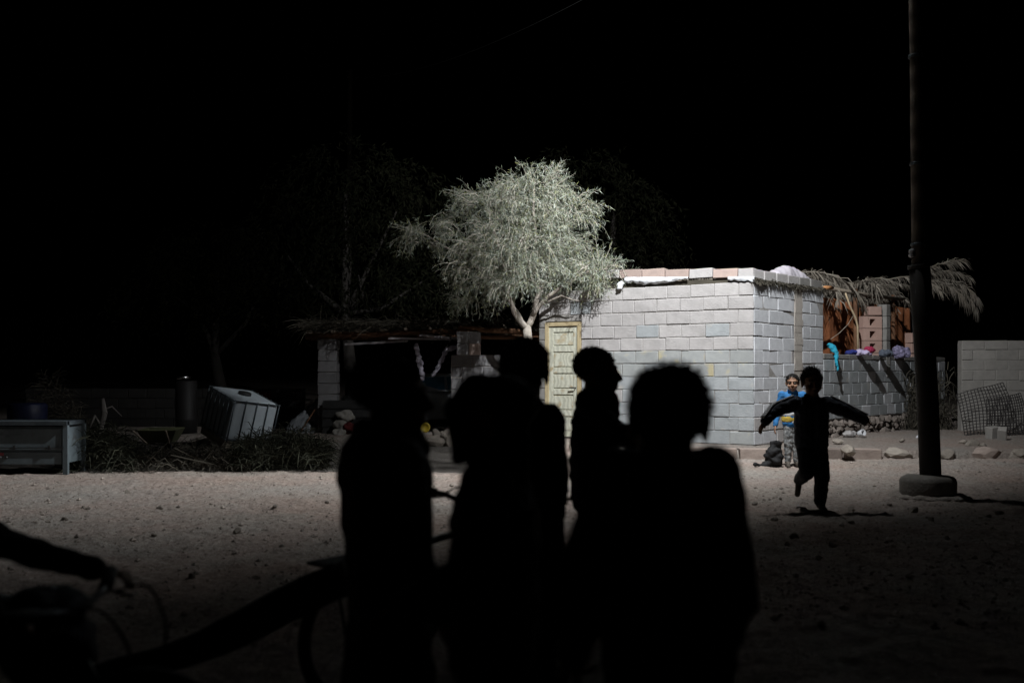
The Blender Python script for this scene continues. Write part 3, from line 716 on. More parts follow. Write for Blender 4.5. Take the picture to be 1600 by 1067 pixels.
# second pole far off in the dark and the cable between them
fp = Vector(((545 - 800) / F * 36, 36, 0)); b = MB(); b.tube([(0, 0, -.2), (0, 0, 5), (.05, 0, 12.2)], [.14, .12, .09], 12)
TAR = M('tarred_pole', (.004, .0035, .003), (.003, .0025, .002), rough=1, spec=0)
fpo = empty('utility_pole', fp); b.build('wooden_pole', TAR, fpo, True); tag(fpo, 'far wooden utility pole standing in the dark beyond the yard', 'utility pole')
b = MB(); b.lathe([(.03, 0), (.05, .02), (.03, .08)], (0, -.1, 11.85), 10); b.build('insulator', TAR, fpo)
b = MB(); e0 = PB + Vector(pts[-4]); e1 = fp + Vector((0, 0, 11.9)); n_ = 30
b.tube([e0.lerp(e1, i / (n_ - 1)) - Vector((0, 0, .8 * 4 * (i / (n_ - 1)) * (1 - i / (n_ - 1)))) for i in range(n_)], .006, 5)
tag(b.build('power_cable', RUBBER), 'thin black power cable running from the pole top into the dark', 'cable')

# ------------------------------------------------------------------ trees
class Leaves:
    def __init__(s): s.V = []; s.n = 0
    def leaf(s, p, d, l, wd, side):
        sv = side * wd
        m = p + d * (l * .45)
        s.V += [p, m + sv, p + d * l, m - sv]; s.n += 1
    def build(s, name, m, parent):
        V = np.array([tuple(v) for v in s.V], np.float32); n = s.n
        me = bpy.data.meshes.new(name); me.vertices.add(n * 4); me.vertices.foreach_set('co', V.reshape(-1))
        me.loops.add(n * 4); me.loops.foreach_set('vertex_index', np.arange(n * 4, dtype=np.int32))
        me.polygons.add(n); me.polygons.foreach_set('loop_start', np.arange(0, n * 4, 4, dtype=np.int32)); me.polygons.foreach_set('loop_total', np.full(n, 4, dtype=np.int32))
        me.update(calc_edges=True); me.materials.append(m)
        return link(name, me, None, parent)
def rv(): 
    v = Vector((random.gauss(0, 1), random.gauss(0, 1), random.gauss(0, 1))); return v.normalized()
def weeping(LV, TW, start, d, ln, nl, leaf_l, leaf_w, droop):
    p = Vector(start); d = Vector(d).normalized(); seg = 6; pts = [p.copy()]
    for k in range(seg):
        d = (d + Vector((0, 0, -droop)) + rv() * .16).normalized(); p = p + d * (ln / seg); pts.append(p.copy())
        for _ in range(max(1, round(nl / seg))):
            dd = (d * .8 + rv() * .85 + Vector((0, 0, -.18))).normalized(); sd = dd.cross(rv()).normalized()
            LV.leaf(p - d * random.uniform(0, ln / seg), dd, leaf_l * random.uniform(.6, 1.35), leaf_w * random.uniform(.7, 1.3), sd)
    if TW is not None: TW.tube(pts[::2] + [pts[-1]], [.006, .005, .003, .002, .0015][:len(pts[::2]) + 1], 3, False)

tD = 17.7
tree = empty('acacia_tree', W(826, 693, tD)); tag(tree, 'pale lamplit weeping acacia tree with forked trunk by the house door', 'tree')
tb = Vector(tree.location); tb.z = .1; tree.location = tb
ti = Matrix.Translation(-tb)
def T(px, py, dd=0): return W(px, py, tD + dd)
tr = MB(); tr.tube([Vector((tb.x, tb.y, -.1)), T(827, 640), T(824, 580), T(826, 540), T(823, 508)], [.11, .095, .085, .08, .075], 12)
o = tr.build('trunk', BARK, tree, True); o.matrix_parent_inverse = ti
LIMBS = [
    ([T(823, 512), T(808, 495, -.1), T(797, 470, -.15), T(792, 430, -.2), T(775, 370, -.2), T(760, 320, -.1)], [.06, .05, .042, .034, .022, .01]),
    ([T(824, 510), T(835, 488), T(842, 455), T(838, 400, -.1), T(833, 330, -.1), T(836, 280)], [.06, .05, .042, .034, .024, .01]),
    ([T(832, 494), T(850, 470, -.15), T(880, 445, -.28), T(915, 425, -.42), T(950, 420, -.6)], [.045, .037, .03, .02, .009]),
    ([T(838, 470), T(860, 420, .3), T(880, 360, .4), T(895, 320, .4)], [.035, .028, .018, .008]),
    ([T(797, 465), T(760, 430, .2), T(715, 395, .3), T(670, 370, .3), T(635, 355, .3)], [.035, .028, .022, .014, .005]),
    ([T(815, 500), T(802, 480, .4), T(770, 450, .7), T(740, 440, .8)], [.03, .024, .016, .008]),
    ([T(840, 440), T(815, 380, -.3), T(800, 330, -.4)], [.03, .02, .008]),
    ([T(846, 475, -.1), T(878, 462, -.3), T(905, 470, -.4)], [.02, .014, .006]),
    ([T(838, 420), T(870, 380, .9), T(860, 330, 1.1)], [.028, .02, .008]),
    ([T(800, 440), T(770, 380, .9), T(745, 330, 1.0)], [.028, .02, .008])]
for pts_, rd in LIMBS:
    b = MB(); fine = []; fr = []
    for i in range(len(pts_) - 1):
        for q_ in range(3):
            fine.append(pts_[i].lerp(pts_[i + 1], q_ / 3) + (rv() * .02 if q_ else Vector())); fr.append(rd[i] + (rd[i + 1] - rd[i]) * q_ / 3)
    fine.append(pts_[-1]); fr.append(rd[-1]); b.tube(fine, fr, 9)
    o = b.build('limb', BARK, tree, True); o.matrix_parent_inverse = ti
# crown: clumps (px, py, depth offset, rx, ry, rdepth in px, number of twigs)
CL = [(830, 312, -.1, 54, 30, 60, 270), (885, 338, .0, 34, 30, 50, 150), (772, 325, -.1, 44, 30, 60, 190), (732, 312, 0, 16, 12, 26, 24), (668, 372, .2, 26, 18, 34, 100), (645, 362, .2, 12, 6, 12, 12),
      (800, 378, -.35, 80, 44, 70, 430), (850, 392, -.1, 54, 48, 56, 300), (762, 415, -.1, 52, 40, 70, 260), (815, 440, -.25, 58, 30, 56, 230), (724, 388, .2, 22, 26, 40, 50),
      (742, 462, .3, 34, 20, 46, 80), (935, 434, -.33, 38, 17, 16, 250), (898, 432, -.12, 30, 16, 16, 140), (908, 358, .1, 10, 18, 24, 24), (858, 290, .0, 20, 9, 24, 26), (718, 348, .2, 20, 16, 36, 32), (805, 284, 0, 24, 9, 26, 24)]
LV = Leaves(); TW = MB()
for (px, py, dd, rx, ry, rd_, nt) in CL:
    spray = None
    for q_ in range(int(nt * 1.15)):
        if q_ % 8 == 0: spray = rv() * random.uniform(.3, 1) ** .6
        v = spray + rv() * .22
        p = T(px + v.x * rx, py - 4 - v.z * ry, dd + v.y * rd_ / 93)
        out = Vector((v.x, v.y, .5 + v.z * .5))
        weeping(LV, TW if random.random() < .6 else None, p, out, random.uniform(.2, .55), 22, .085, .0036, random.choice([random.uniform(.05, .2), random.uniform(.3, .6), random.uniform(.35, .65)]))
o = LV.build('crown', LEAF, tree); o.matrix_parent_inverse = ti; tag(o, kind='stuff')
o = TW.build('twigs', M('pale_twig', (.50, .46, .40), (.38, .34, .29), bump=0, island=.3), tree); o.matrix_parent_inverse = ti; tag(o, kind='stuff')

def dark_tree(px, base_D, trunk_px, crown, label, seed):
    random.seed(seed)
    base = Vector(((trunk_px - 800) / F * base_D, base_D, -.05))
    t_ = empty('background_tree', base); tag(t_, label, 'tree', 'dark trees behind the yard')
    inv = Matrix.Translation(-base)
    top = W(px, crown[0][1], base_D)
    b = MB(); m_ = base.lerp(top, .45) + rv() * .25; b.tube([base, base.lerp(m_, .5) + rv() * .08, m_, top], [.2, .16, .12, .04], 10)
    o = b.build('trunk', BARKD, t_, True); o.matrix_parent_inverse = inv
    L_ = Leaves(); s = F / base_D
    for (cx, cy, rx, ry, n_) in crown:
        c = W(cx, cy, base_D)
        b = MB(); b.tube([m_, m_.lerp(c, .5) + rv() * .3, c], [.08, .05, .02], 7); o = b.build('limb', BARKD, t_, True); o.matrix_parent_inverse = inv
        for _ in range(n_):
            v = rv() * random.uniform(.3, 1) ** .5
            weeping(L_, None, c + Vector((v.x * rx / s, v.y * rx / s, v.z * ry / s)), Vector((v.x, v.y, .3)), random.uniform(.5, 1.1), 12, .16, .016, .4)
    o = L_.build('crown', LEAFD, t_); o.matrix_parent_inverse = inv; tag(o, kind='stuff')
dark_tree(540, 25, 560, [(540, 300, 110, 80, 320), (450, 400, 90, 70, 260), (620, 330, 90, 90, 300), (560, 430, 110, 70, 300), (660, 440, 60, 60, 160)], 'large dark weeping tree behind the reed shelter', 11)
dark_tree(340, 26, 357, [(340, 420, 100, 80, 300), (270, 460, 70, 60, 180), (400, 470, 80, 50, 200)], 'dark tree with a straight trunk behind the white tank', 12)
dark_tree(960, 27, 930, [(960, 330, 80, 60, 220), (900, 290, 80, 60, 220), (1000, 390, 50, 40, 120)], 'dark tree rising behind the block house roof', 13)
random.seed(21)

# ------------------------------------------------------------------ palm hut behind the compound wall
HB = C + US * 5.5 - NS * 1.6
hut = empty('palm_hut', (HB.x, HB.y, 0)); tag(hut, 'palm-thatched hut with brown sacking walls behind the low wall', 'hut')
hi = Matrix.Translation((-HB.x, -HB.y, 0))
def hp(o): o.matrix_parent_inverse = hi; return o
def spt(t, back, z): p = C + US * t - NS * back; return Vector((p.x, p.y, z))
# sacking wall in loose panels
for k in range(7):
    t0 = 2.75 + k * .95; bk = 1.0 + .12 * (k % 2); b = np.zeros((16, 16, 3))
    for j in range(16):
        for i in range(16):
            p = spt(t0 + i / 15 * 1.0, bk + .07 * mnoise.noise(Vector((i * .3 + k * 5, j * .12, 1))), .05 + j / 15 * 2.75); b[j, i] = p
    o = hp(link('wall_panel', mesh_grid('wall_panel', b, BROWN), None, hut, True)); md = o.modifiers.new('t', 'SOLIDIFY'); md.thickness = .01
b = np.zeros((10, 10, 3))
for j in range(10):
    for i in range(10): b[j, i] = spt(2.9, .30 + i * .07, .05 + j / 9 * 2.7)
for t, bk in ((2.85, .45), (4.9, .40), (7.0, .45), (8.6, .5)):
    b = MB(); b.tube([spt(t, bk, -.05), spt(t + .03, bk, 1.5), spt(t, bk, 2.95)], [.05, .045, .04], 8); hp(b.build('post', WOODR, hut, True))
for (t0, t1, bk, z) in ((2.3, 9.0, .42, 2.9), (2.3, 9.0, 1.8, 3.05)):
    b = MB(); b.tube([spt(t0, bk, z), spt((t0 + t1) / 2, bk, z - .04), spt(t1, bk, z)], .04, 8); hp(b.build('beam', WOOD, hut, True))
b = MB(); b.tube([spt(2.55, -.03, 2.80), spt(3.0, .03, 2.83)], .035, 8); hp(b.build('beam', M('orange_wood', (.45, .22, .09), (.33, .15, .06), scale=6), hut, True))
b = MB(); b.tube([W(1321, 458, 19.3), W(1328, 478, 19.4), W(1337, 497, 19.5), W(1340, 510, 19.55), W(1341, 562, 19.6)], [.016, .018, .02, .02, .022], 8); hp(b.build('stick', M('peeled_stick', (.55, .44, .30), (.42, .32, .20), scale=8), hut, True))
b = MB(); b.tube([W(1298, 530, 18.3), W(1312, 520, 18.4), W(1325, 507, 18.6), W(1334, 492, 18.7)], .007, 6); hp(b.build('cord', WOOD, hut, True))
# hollow clay block pillar
def hollow(parent, c, l, d, h, hole, rz, m):
    b = MB(); rot = Matrix.Rotation(rz, 3, 'Z'); c = Vector(c)
    s = (l - hole) / 2; v = (h - hole) / 2
    for (x, z, lx, lz) in ((-(l - s) / 2, 0, s, h), ((l - s) / 2, 0, s, h), (0, (h - v) / 2, hole, v), (0, -(h - v) / 2, hole, v)): b.box(c + rot @ Vector((x, 0, z)), (lx, d, lz), rz)
    return b.build('clay_block', m, parent)
pc = W(1359, 520, 20.0); prz = R(14)
pb = MB(); pb.box((pc.x, pc.y + .18, 1.2), (.40, .10, 2.4), prz); plr = hp(pb.build('pillar', M('pillar_back', (.26, .27, .28), (.2, .2, .21)), hut))
for i in range(6):
    z = 1.20 + i * .245
    if i < 5: hollow(plr, (pc.x, pc.y, z + .11), .42, .2, .235, .13, prz, CLAY)
    block(plr, (pc.x + .32, pc.y + .10, z + .11), .16, .2, .235, prz + .5, B_GREY, name='block')
block(plr, (pc.x + .06, pc.y, 1.20 + 5 * .245 + .09), .28, .2, .18, prz, CLAY, name='clay_block')
pc2 = W(1425, 530, 21.4)
for i in range(4): block(plr, (pc2.x, pc2.y, 1.35 + .225 * i), .22, .2, .215, .4, CLAY, name='clay_block')
# palm fronds
def frond_mesh(seed, ln=1.6, droop=.5, ll=.42):
    random.seed(seed); b = MB(); n_ = 14; p = Vector((0, 0, 0)); d = Vector((1, 0, .22)).normalized(); pts_ = [p.copy()]; ds = [d.copy()]
    for k in range(n_):
        d = (d + Vector((0, random.gauss(0, .02), -droop * .16 * (k / n_ + .3)))).normalized(); p = p + d * ln / n_; pts_.append(p.copy()); ds.append(d.copy())
    b.tube(pts_, [.018 - .014 * i / n_ for i in range(n_ + 1)], 6)
    for k in range(60):
        f = random.uniform(.12, 1); i = min(int(f * n_), n_ - 1); q_ = pts_[i].lerp(pts_[i + 1], f * n_ - i); dd = ds[i]
        for s in (-1, 1):
            side = Vector((-dd.y, dd.x, 0)) * s
            v = (dd * random.uniform(.2, 1.1) + side * random.uniform(.1, .9) + Vector((0, 0, random.uniform(-1.1, .25))) + rv() * .3).normalized()
            blade(b, q_, v, ll * random.uniform(.6, 1.15) * (1 - .35 * abs(f - .5)), .022, .45)
    return b.me('palm_frond', DRY)
FM = [frond_mesh(40 + i, 1.5 + .2 * i, .35 + .25 * i) for i in range(4)]
random.seed(5)
def frond(p, az, el=0, roll=0, s=1, k=None):
    o = hp(link('palm_frond', FM[k if k is not None else random.randrange(4)], None, hut)); o.location = p; o.rotation_euler = (roll, -el, az); o.scale = (s,) * 3
azS = math.atan2(US.y, US.x)
for k in range(30):
    t = random.uniform(2.6, 6.8); frond(spt(t, random.uniform(1.0, 2.0), 3.04 + random.uniform(0, .14)), azS + random.choice([0, math.pi]) + random.gauss(0, .5), random.uniform(-.1, .1), random.gauss(0, .3), random.uniform(.7, 1.1))
for k in range(3):
    t = random.uniform(3.6, 6.0); frond(spt(t, 1.15, 3.02 + random.uniform(-.05, .1)), azS - R(90) + random.gauss(0, .6), random.uniform(-.05, .15), random.gauss(0, .5), random.uniform(.3, .5))
for (px, py, D_, az, el, s, k) in ((1440, 425, 21.5, -.25, .28, .62, 0), (1445, 440, 21.4, -.35, .05, .62, 3), (1440, 430, 21.6, -.1, .12, .62, 1), (1430, 440, 21.3, -.2, .0, .62, 3), (1385, 438, 20.6, -.4, .1, .6, 2), (1450, 445, 21.4, -.3, -.1, .62, 3), (1345, 440, 20.2, .2, .15, .5, 1), (1360, 445, 20.6, .3, .1, .4, 2), (1395, 445, 20.9, .1, .0, .4, 3)):
    frond(W(px, py, D_), az, el, random.gauss(0, .2), s, k)
# heap of dead fronds in the dark gap between the walls
hh = MB()
for k in range(2400):
    f = random.random(); p = Vector((random.gauss(8.55, .22), 20.6 + random.uniform(-.3, .4), .1 + 1.35 * f * random.random()))
    blade(hh, p, (random.gauss(0, .35), random.gauss(-.2, .3), random.gauss(.2, .9)), random.uniform(.15, .45), .016, .5)
tag(hh.build('frond_heap', DRYD), 'dark heap of dead palm fronds between the two block walls', 'palm fronds', kind='stuff')

# clothes on the compound wall and the blue rag at the house corner
def bundle(name, px0, px1, py, D_, hgt, m, label, seed):
    a = W(px0, py, D_); c = W(px1, py, D_ + .05); b = MB(); n_ = 4
    for i in range(n_):
        q_ = a.lerp(c, i / (n_ - 1)); b.ell(q_ + Vector((0, random.uniform(-.04, .04), hgt * .35)), (.09, .08, hgt * random.uniform(.5, .8)))
    o = link(name, fuse(b, .016, 2, .03, 10, seed), m); tag(o, label, 'clothes'); return o
bundle('folded_cloth', 1328, 1336, 553, 18.9, .07, M('royal_blue_cloth', (.03, .04, .24), (.02, .03, .16), bump=.3), 'royal blue cloth bundle on the low wall beside the clay pillar', 1)
bundle('folded_cloth', 1345, 1356, 553, 18.85, .08, M('lilac_white_cloth', (.50, .45, .62), (.38, .33, .5), bump=.3), 'pale lilac cloth bundle on the low wall before the clay pillar', 2)
bundle('folded_cloth', 1357, 1361, 550, 18.85, .12, M('crimson_cloth', (.36, .03, .08), (.26, .02, .06), bump=.3), 'small crimson cloth on the low wall against the clay pillar', 3)
bundle('folded_cloth', 1380, 1390, 555, 19.5, .10, M('slate_cloth', (.12, .14, .18), (.05, .06, .08), bump=.3, scale=14), 'slate grey checked cloth on the low wall right of the clay pillar', 4)
bundle('folded_cloth', 1402, 1416, 556, 20.2, .22, M('violet_patterned_cloth', (.30, .27, .42), (.05, .05, .09), bump=.3, scale=18), 'tall violet patterned cloth bundle on the low wall', 5)
drape([W(1296, 539, 18.1), W(1302, 545, 18.05), W(1307, 553, 18.0), W(1307, 566, 17.95), W(1309, 577, 17.95)], [.05, .055, .04, .04, .02], CYAN, 'turquoise rag hanging over the low wall at the house corner', 'rag', 7)

# ------------------------------------------------------------------ welded mesh, rubble and litter on the right
def wire_panel():
    b = MB(); n_ = 16; w_, h_ = 1.02, 1.0
    def pt(u_, v_):
        x = (u_ - .5) * w_ + .06 * (v_ - .3) * (1 - u_); z = v_ * h_ * (.80 + .20 * u_) + .02 * math.sin(u_ * 5); y = .35 * v_ - .10 * math.sin(v_ * 2.6) + .05 * math.sin(u_ * 4 + v_ * 3)
        return Vector((x, y, z))
    for i in range(n_):
        f = i / (n_ - 1)
        b.tube([pt(f, j / 7) for j in range(8)], .0085, 4); b.tube([pt(j / 7, f) + Vector((0, .008, 0)) for j in range(8)], .0085, 4)
    for i in range(16):      # the panel's folded-back flap
        f = i / 15
        q_ = lambda u_, v_: pt(.28 + .72 * u_, v_ * .8) + Vector((.10 + .02 * v_, -.10 - .1 * v_, -.0))
        b.tube([q_(f, j / 6) for j in range(7)], .0085, 4); b.tube([q_(j / 6, f) for j in range(7)], .0085, 4)
    return b
px_ = W(1549, 680, 18.6); wp = wire_panel().build('wire_mesh_panel', M('rusty_wire', (.06, .056, .056), (.03, .028, .027), rough=.6, metal=.2, bump=0)); wp.location = (px_.x, px_.y, .09)
wp.rotation_euler = (0, R(-3), R(8)); tag(wp, 'bent welded wire mesh panel leaning against the tan block wall', 'wire mesh')
for i, (px, py, l, rz, rx, lab) in enumerate(((1551, 686, .19, .3, .1, 'upright broken block standing in front of the wire mesh'), (1566, 688, .14, -.5, .4, 'smaller tilted block fragment beside the upright broken block'))):
    D_ = F * (HC - .13) / (py - HY); p = W(px, py, D_); o = link('broken_block', block_mesh(l, .16, .24, B_TAN, i), None); o.location = (p.x, p.y, .13 + .10); o.rotation_euler = (rx, .15 * (i - .5), rz); tag(o, lab, 'block')
for i, (px, py, s, lab) in enumerate(((1520, 697, .2, 'flat pale rubble slab left of the broken block'), (1536, 700, .13, 'dark rubble lump below the broken block'), (1505, 694, .12, 'small rubble piece at the foot of the wire mesh'), (1410, 690, .11, 'lone stone on the terrace left of the utility pole'), (1310, 693, .16, 'round stone on the terrace below the rubble base'), (1593, 712, .2, 'dark boulder at the kerb below the tan wall'), (1325, 706, .26, 'flat dark-sided stone in the kerb gap'))):
    D_ = F * (HC - .12) / (py - HY); p = W(px, py, D_); o = link('rubble_piece', random.choice(ST['kerbg']), None); o.location = (p.x, p.y, .15); o.scale = (s * 1.5, s, s * .8); o.rotation_euler = (0, .2, i * 1.3); tag(o, lab, 'rubble')
p = W(1342, 677, 17.8); b = MB(); b.lathe([(.045, 0), (.05, .01), (.062, .11), (.058, .115), (.05, .02)], (0, 0, 0), 16); o = b.build('plastic_cup', WHITEP, None, True); o.location = (p.x, p.y, .19); o.rotation_euler = (R(70), R(20), .4); tag(o, 'white plastic tub lying against the rubble base', 'cup')
b = MB(); b.ell((0, 0, .05), (.14, .1, .06)); b.ell((.08, .02, .06), (.08, .07, .05)); o = link('plastic_bag', fuse(b, .02, 2, .04, 9, 5), M('grey_film', (.34, .33, .32), (.25, .24, .24), rough=.4)); p = W(1326, 679, 17.9); o.location = (p.x, p.y, .13); tag(o, 'crumpled grey plastic bag beside the white tub', 'plastic bag')
p = W(1437, 684, 17.6); b = MB(); b.ell((0, 0, .03), (.06, .05, .035)); o = link('paper_scrap', fuse(b, .012, 1, .03, 12, 6), WHITEP); o.location = (p.x, p.y, .13); tag(o, 'white paper scrap on the terrace beside the utility pole', 'paper')
b = MB(); b.ell((0, 0, .14), (.13, .11, .17)); b.ell((.03, 0, .30), (.08, .07, .08)); b.cap((-.08, -.02, .05), .05, (-.28, -.06, .035), .03)
o = link('plastic_bag', fuse(b, .016, 2, .035, 10, 8), BLACKP); o.location = (3.62, 13.75, gz(3.62, 13.75) - .01); tag(o, 'knotted black plastic bag on the ground beside the boy in blue', 'plastic bag')

# loose stones on the bare ground
spots = [(1330, 795), (1428, 800), (1455, 812), (1210, 815), (1330, 820), (1560, 800), (1180, 790), (1545, 805), (75, 815), (100, 812), (370, 835), (330, 790), (430, 798), (120, 850), (510, 785), (240, 840), (300, 905), (400, 905), (440, 860), (200, 770), (130, 790), (700, 770), (725, 778), (1390, 790), (1480, 845), (250, 795), (1240, 840), (1300, 850)]
for px, py in spots:
    D_ = F * HC / (py - HY); x = (px - 800) / F * D_; s = random.uniform(.035, .075) * (1.5 if (px, py) in ((1428, 800), (100, 812)) else 1)
    o = link('ground_stone', random.choice(STG), None); o.scale = (s * random.uniform(1.1, 1.7), s * 1.2, s); o.location = (x, D_, gz(x, D_) + s * .18); o.rotation_euler = (random.uniform(-.4, .4), random.uniform(-.4, .4), random.uniform(0, 6))
    tag(o, 'loose stone lying on the bare sandy ground in front of the terrace', 'stone', 'loose stones on the bare ground')
pb_ = MB(); OCT = [(1, 0, 0), (0, 1, 0), (-1, 0, 0), (0, -1, 0), (0, 0, .7), (0, 0, -.7)]
for k in range(8000):
    y = random.uniform(5, 15.0); x = random.uniform(-.6, .6) * y * 1.05; s = random.uniform(.004, .012) * (1 + 1.5 * (random.random() < .06)); z = gz(x, y); a = random.uniform(0, 6)
    pb_.add([Vector((x + (vx * math.cos(a) - vy * math.sin(a)) * s * random.uniform(.7, 1.4), y + (vx * math.sin(a) + vy * math.cos(a)) * s * random.uniform(.7, 1.4), z + s * .25 + vz * s)) for vx, vy, vz in OCT],
           [(0, 1, 4), (1, 2, 4), (2, 3, 4), (3, 0, 4), (1, 0, 5), (2, 1, 5), (3, 2, 5), (0, 3, 5)])
tag(pb_.build('pebbles', M('pebble', (.33, .29, .25), (.20, .17, .15), island=.4, bump=0)), 'tiny pebbles and crumbs strewn over the sandy ground', 'pebbles', kind='stuff')

# ------------------------------------------------------------------ the dim yard on the left
def yard_z(x, y): return gz(x, y)
# enamelled gas cooker cabinet
ck = empty('metal_cooker', (-6.25, 12.55, 0)); tag(ck, 'battered blue-grey metal cooker cabinet with knobs standing at the edge of the yard', 'cooker')
b = MB(); b.box((0, .28, .38), (1.22, .50, .46)); b.build('body', STOVE, ck)
b = MB(); b.box((0, .26, .655), (1.30, .58, .05)); b.build('top', GALV, ck)
for sx in (-1, 1):
    for y in (.02, .52): b = MB(); b.box((sx * .62, y, .34), (.06, .05, .68)); b.build('leg', STOVE, ck)
b = MB(); b.box((0, .018, .455), (1.14, .02, .26)); pn_ = b.build('upper_panel', STOVE, ck)
b = MB(); b.box((0, .020, .215), (1.14, .02, .15)); lp = b.build('lower_panel', STOVE, ck)
b = MB(); b.tube([(-.6, -.005, .345), (.6, -.005, .345)], .007, 6); b.build('rail', DARKM, ck)
for x in (-.36, -.02, .42): b = MB(); b.box((x, -.006, .345), (.028, .02, .06)); b.build('latch', DARKM, ck)
for x in (.0, -.08, -.16):
    b = MB(); b.lathe([(.018, 0), (.02, .012), (.012, .025)], (x - .12, .006, .225), 12, Matrix.Rotation(R(90), 3, 'X')); b.build('knob', DARKM, ck)
b = MB(); b.box((-.24, .008, .265), (.16, .004, .035)); b.build('label_strip', M('red_label', (.42, .10, .12), (.3, .08, .1), bump=0), ck)
b = MB(); b.lathe([(.27, 0), (.28, .05), (.275, .3), (.28, .32), (.275, .6), (.28, .8), (.25, .83)], (-7.3, 15.0, 0), 24); tag(b.build('plastic_drum', M('navy_plastic', (.012, .016, .05), (.008, .01, .03), rough=.5), None, True), 'dark navy plastic drum standing behind the cooker cabinet', 'drum')
# IBC tank
tk = empty('water_tank', (-4.72, 16.9, .10)); tag(tk, 'dirty white caged water tank tipped forward in the brush', 'tank')
tk.rotation_euler = (R(13), R(7), R(42))
wd, dp, ht = .80, 1.0, .70
b = MB(); b.box((0, 0, .14 + ht / 2), (wd, dp, ht)); o = b.build('bottle', TANKP, tk); md = o.modifiers.new('b', 'BEVEL'); md.width = .07; md.segments = 4
def ring(z, r_=.011):
    a, c = wd / 2 + .015, dp / 2 + .015; return [(-a, -c, z), (a, -c, z), (a, c, z), (-a, c, z), (-a, -c, z)]
for z in (.16, .14 + ht - .02):
    b = MB(); b.tube(ring(z), .012, 6); b.build('cage_rail', GALV, tk, True)
for i in range(5):
    x = -wd / 2 + wd * i / 4
    for s in (-1, 1): b = MB(); b.tube([(x, s * (dp / 2 + .018), .12), (x, s * (dp / 2 + .018), .14 + ht)], .0115, 6); b.build('cage_bar', GALV, tk, True)
for i in range(1, 6):
    y = -dp / 2 + dp * i / 6
    for s in (-1, 1): b = MB(); b.tube([(s * (wd / 2 + .018), y, .12), (s * (wd / 2 + .018), y, .14 + ht)], .0115, 6); b.build('cage_bar', GALV, tk, True)
b = MB(); b.lathe([(.11, 0), (.11, .04), (.09, .05)], (0, 0, .14 + ht), 20); b.build('lid', DARKM, tk, True)
b = MB(); b.tube([(.08, -dp / 2 + .02, .21), (.08, -dp / 2 - .10, .21), (.08, -dp / 2 - .12, .16)], [.04, .038, .035], 10); b.build('valve', WHITEP, tk, True)
b = MB()
for x in (-.34, 0, .34): b.box((x, 0, .05), (.1, dp, .10))
b.box((0, 0, .115), (wd, dp, .025)); b.build('pallet', WOOD, tk)
# wheelbarrow
wb = empty('wheelbarrow', (-5.15, 14.6, 0), R(8)); tag(wb, 'olive metal wheelbarrow tub standing beside the tipped tank', 'wheelbarrow')
b = MB(); P = [(-.19, -.2, .28), (.19, -.2, .28), (.19, .3, .28), (-.19, .3, .28), (-.27, -.3, .46), (.27, -.3, .46), (.27, .42, .46), (-.27, .42, .46)]
b.add(P, [(3, 2, 1, 0), (0, 1, 5, 4), (1, 2, 6, 5), (2, 3, 7, 6), (3, 0, 4, 7)]); o = b.build('tub', M('olive_paint', (.10, .105, .055), (.07, .075, .04), rough=.6), wb); md = o.modifiers.new('t', 'SOLIDIFY'); md.thickness = .012
for s in (-1, 1):
    b = MB(); b.tube([(s * .22, -.75, .48), (s * .16, -.2, .27), (s * .06, .62, .18)], .014, 7); b.build('handle', WOOD, wb, True)
    b = MB(); b.tube([(s * .17, -.15, .28), (s * .2, -.22, 0.01)], .012, 6); b.build('leg', DARKM, wb)
b = MB(); b.lathe([(.09, -.035), (.16, -.035), (.175, 0), (.16, .035), (.09, .035)], (0, .62, .175), 20, Matrix.Rotation(R(90), 3, 'Y')); b.build('wheel', RUBBER, wb, True)
# drum with a shiny bowl
b = MB(); b.lathe([(.2, 0), (.2, .38), (.207, .40), (.2, .42), (.2, 1.12), (.18, 1.13)], (-6.18, 18.9, 0), 22); tag(b.build('metal_drum', M('grey_drum', (.016, .015, .015), (.01, .009, .009), rough=.6), None, True), 'tall dark metal drum behind the tipped tank', 'drum')
b = MB(); b.lathe([(.06, 0), (.12, .02), (.15, .08), (.14, .08), (.11, .03)], (-6.22, 18.85, 1.135), 24); tag(b.build('metal_bowl', CHROME, None, True), 'small shiny metal bowl on top of the tall drum', 'bowl')
# bleached dead branch
BLEACH = M('bleached_wood', (.20, .185, .17), (.12, .11, .1), scale=7, bump=.5)
db = empty('dead_branch', W(158, 690, 15.0)); db.location.z = 0; tag(db, 'bleached forked dead branch sticking up behind the brush', 'branch')
di = Matrix.Translation(-db.location)
for pts_, r_ in (([W(160, 705, 15), W(157, 670, 15), W(163, 645, 15), W(161, 622, 15)], [.05, .045, .05, .02]), ([W(158, 668, 15), W(148, 650, 14.9), W(140, 668, 14.8)], [.03, .025, .012]), ([W(163, 640, 15), W(175, 635, 15.1), W(190, 650, 15.1)], [.02, .012, .006]), ([W(158, 672, 15), W(150, 690, 14.8)], [.025, .015])):
    b = MB(); b.tube(pts_, r_, 8); o = b.build('limb', BLEACH, db, True); o.matrix_parent_inverse = di
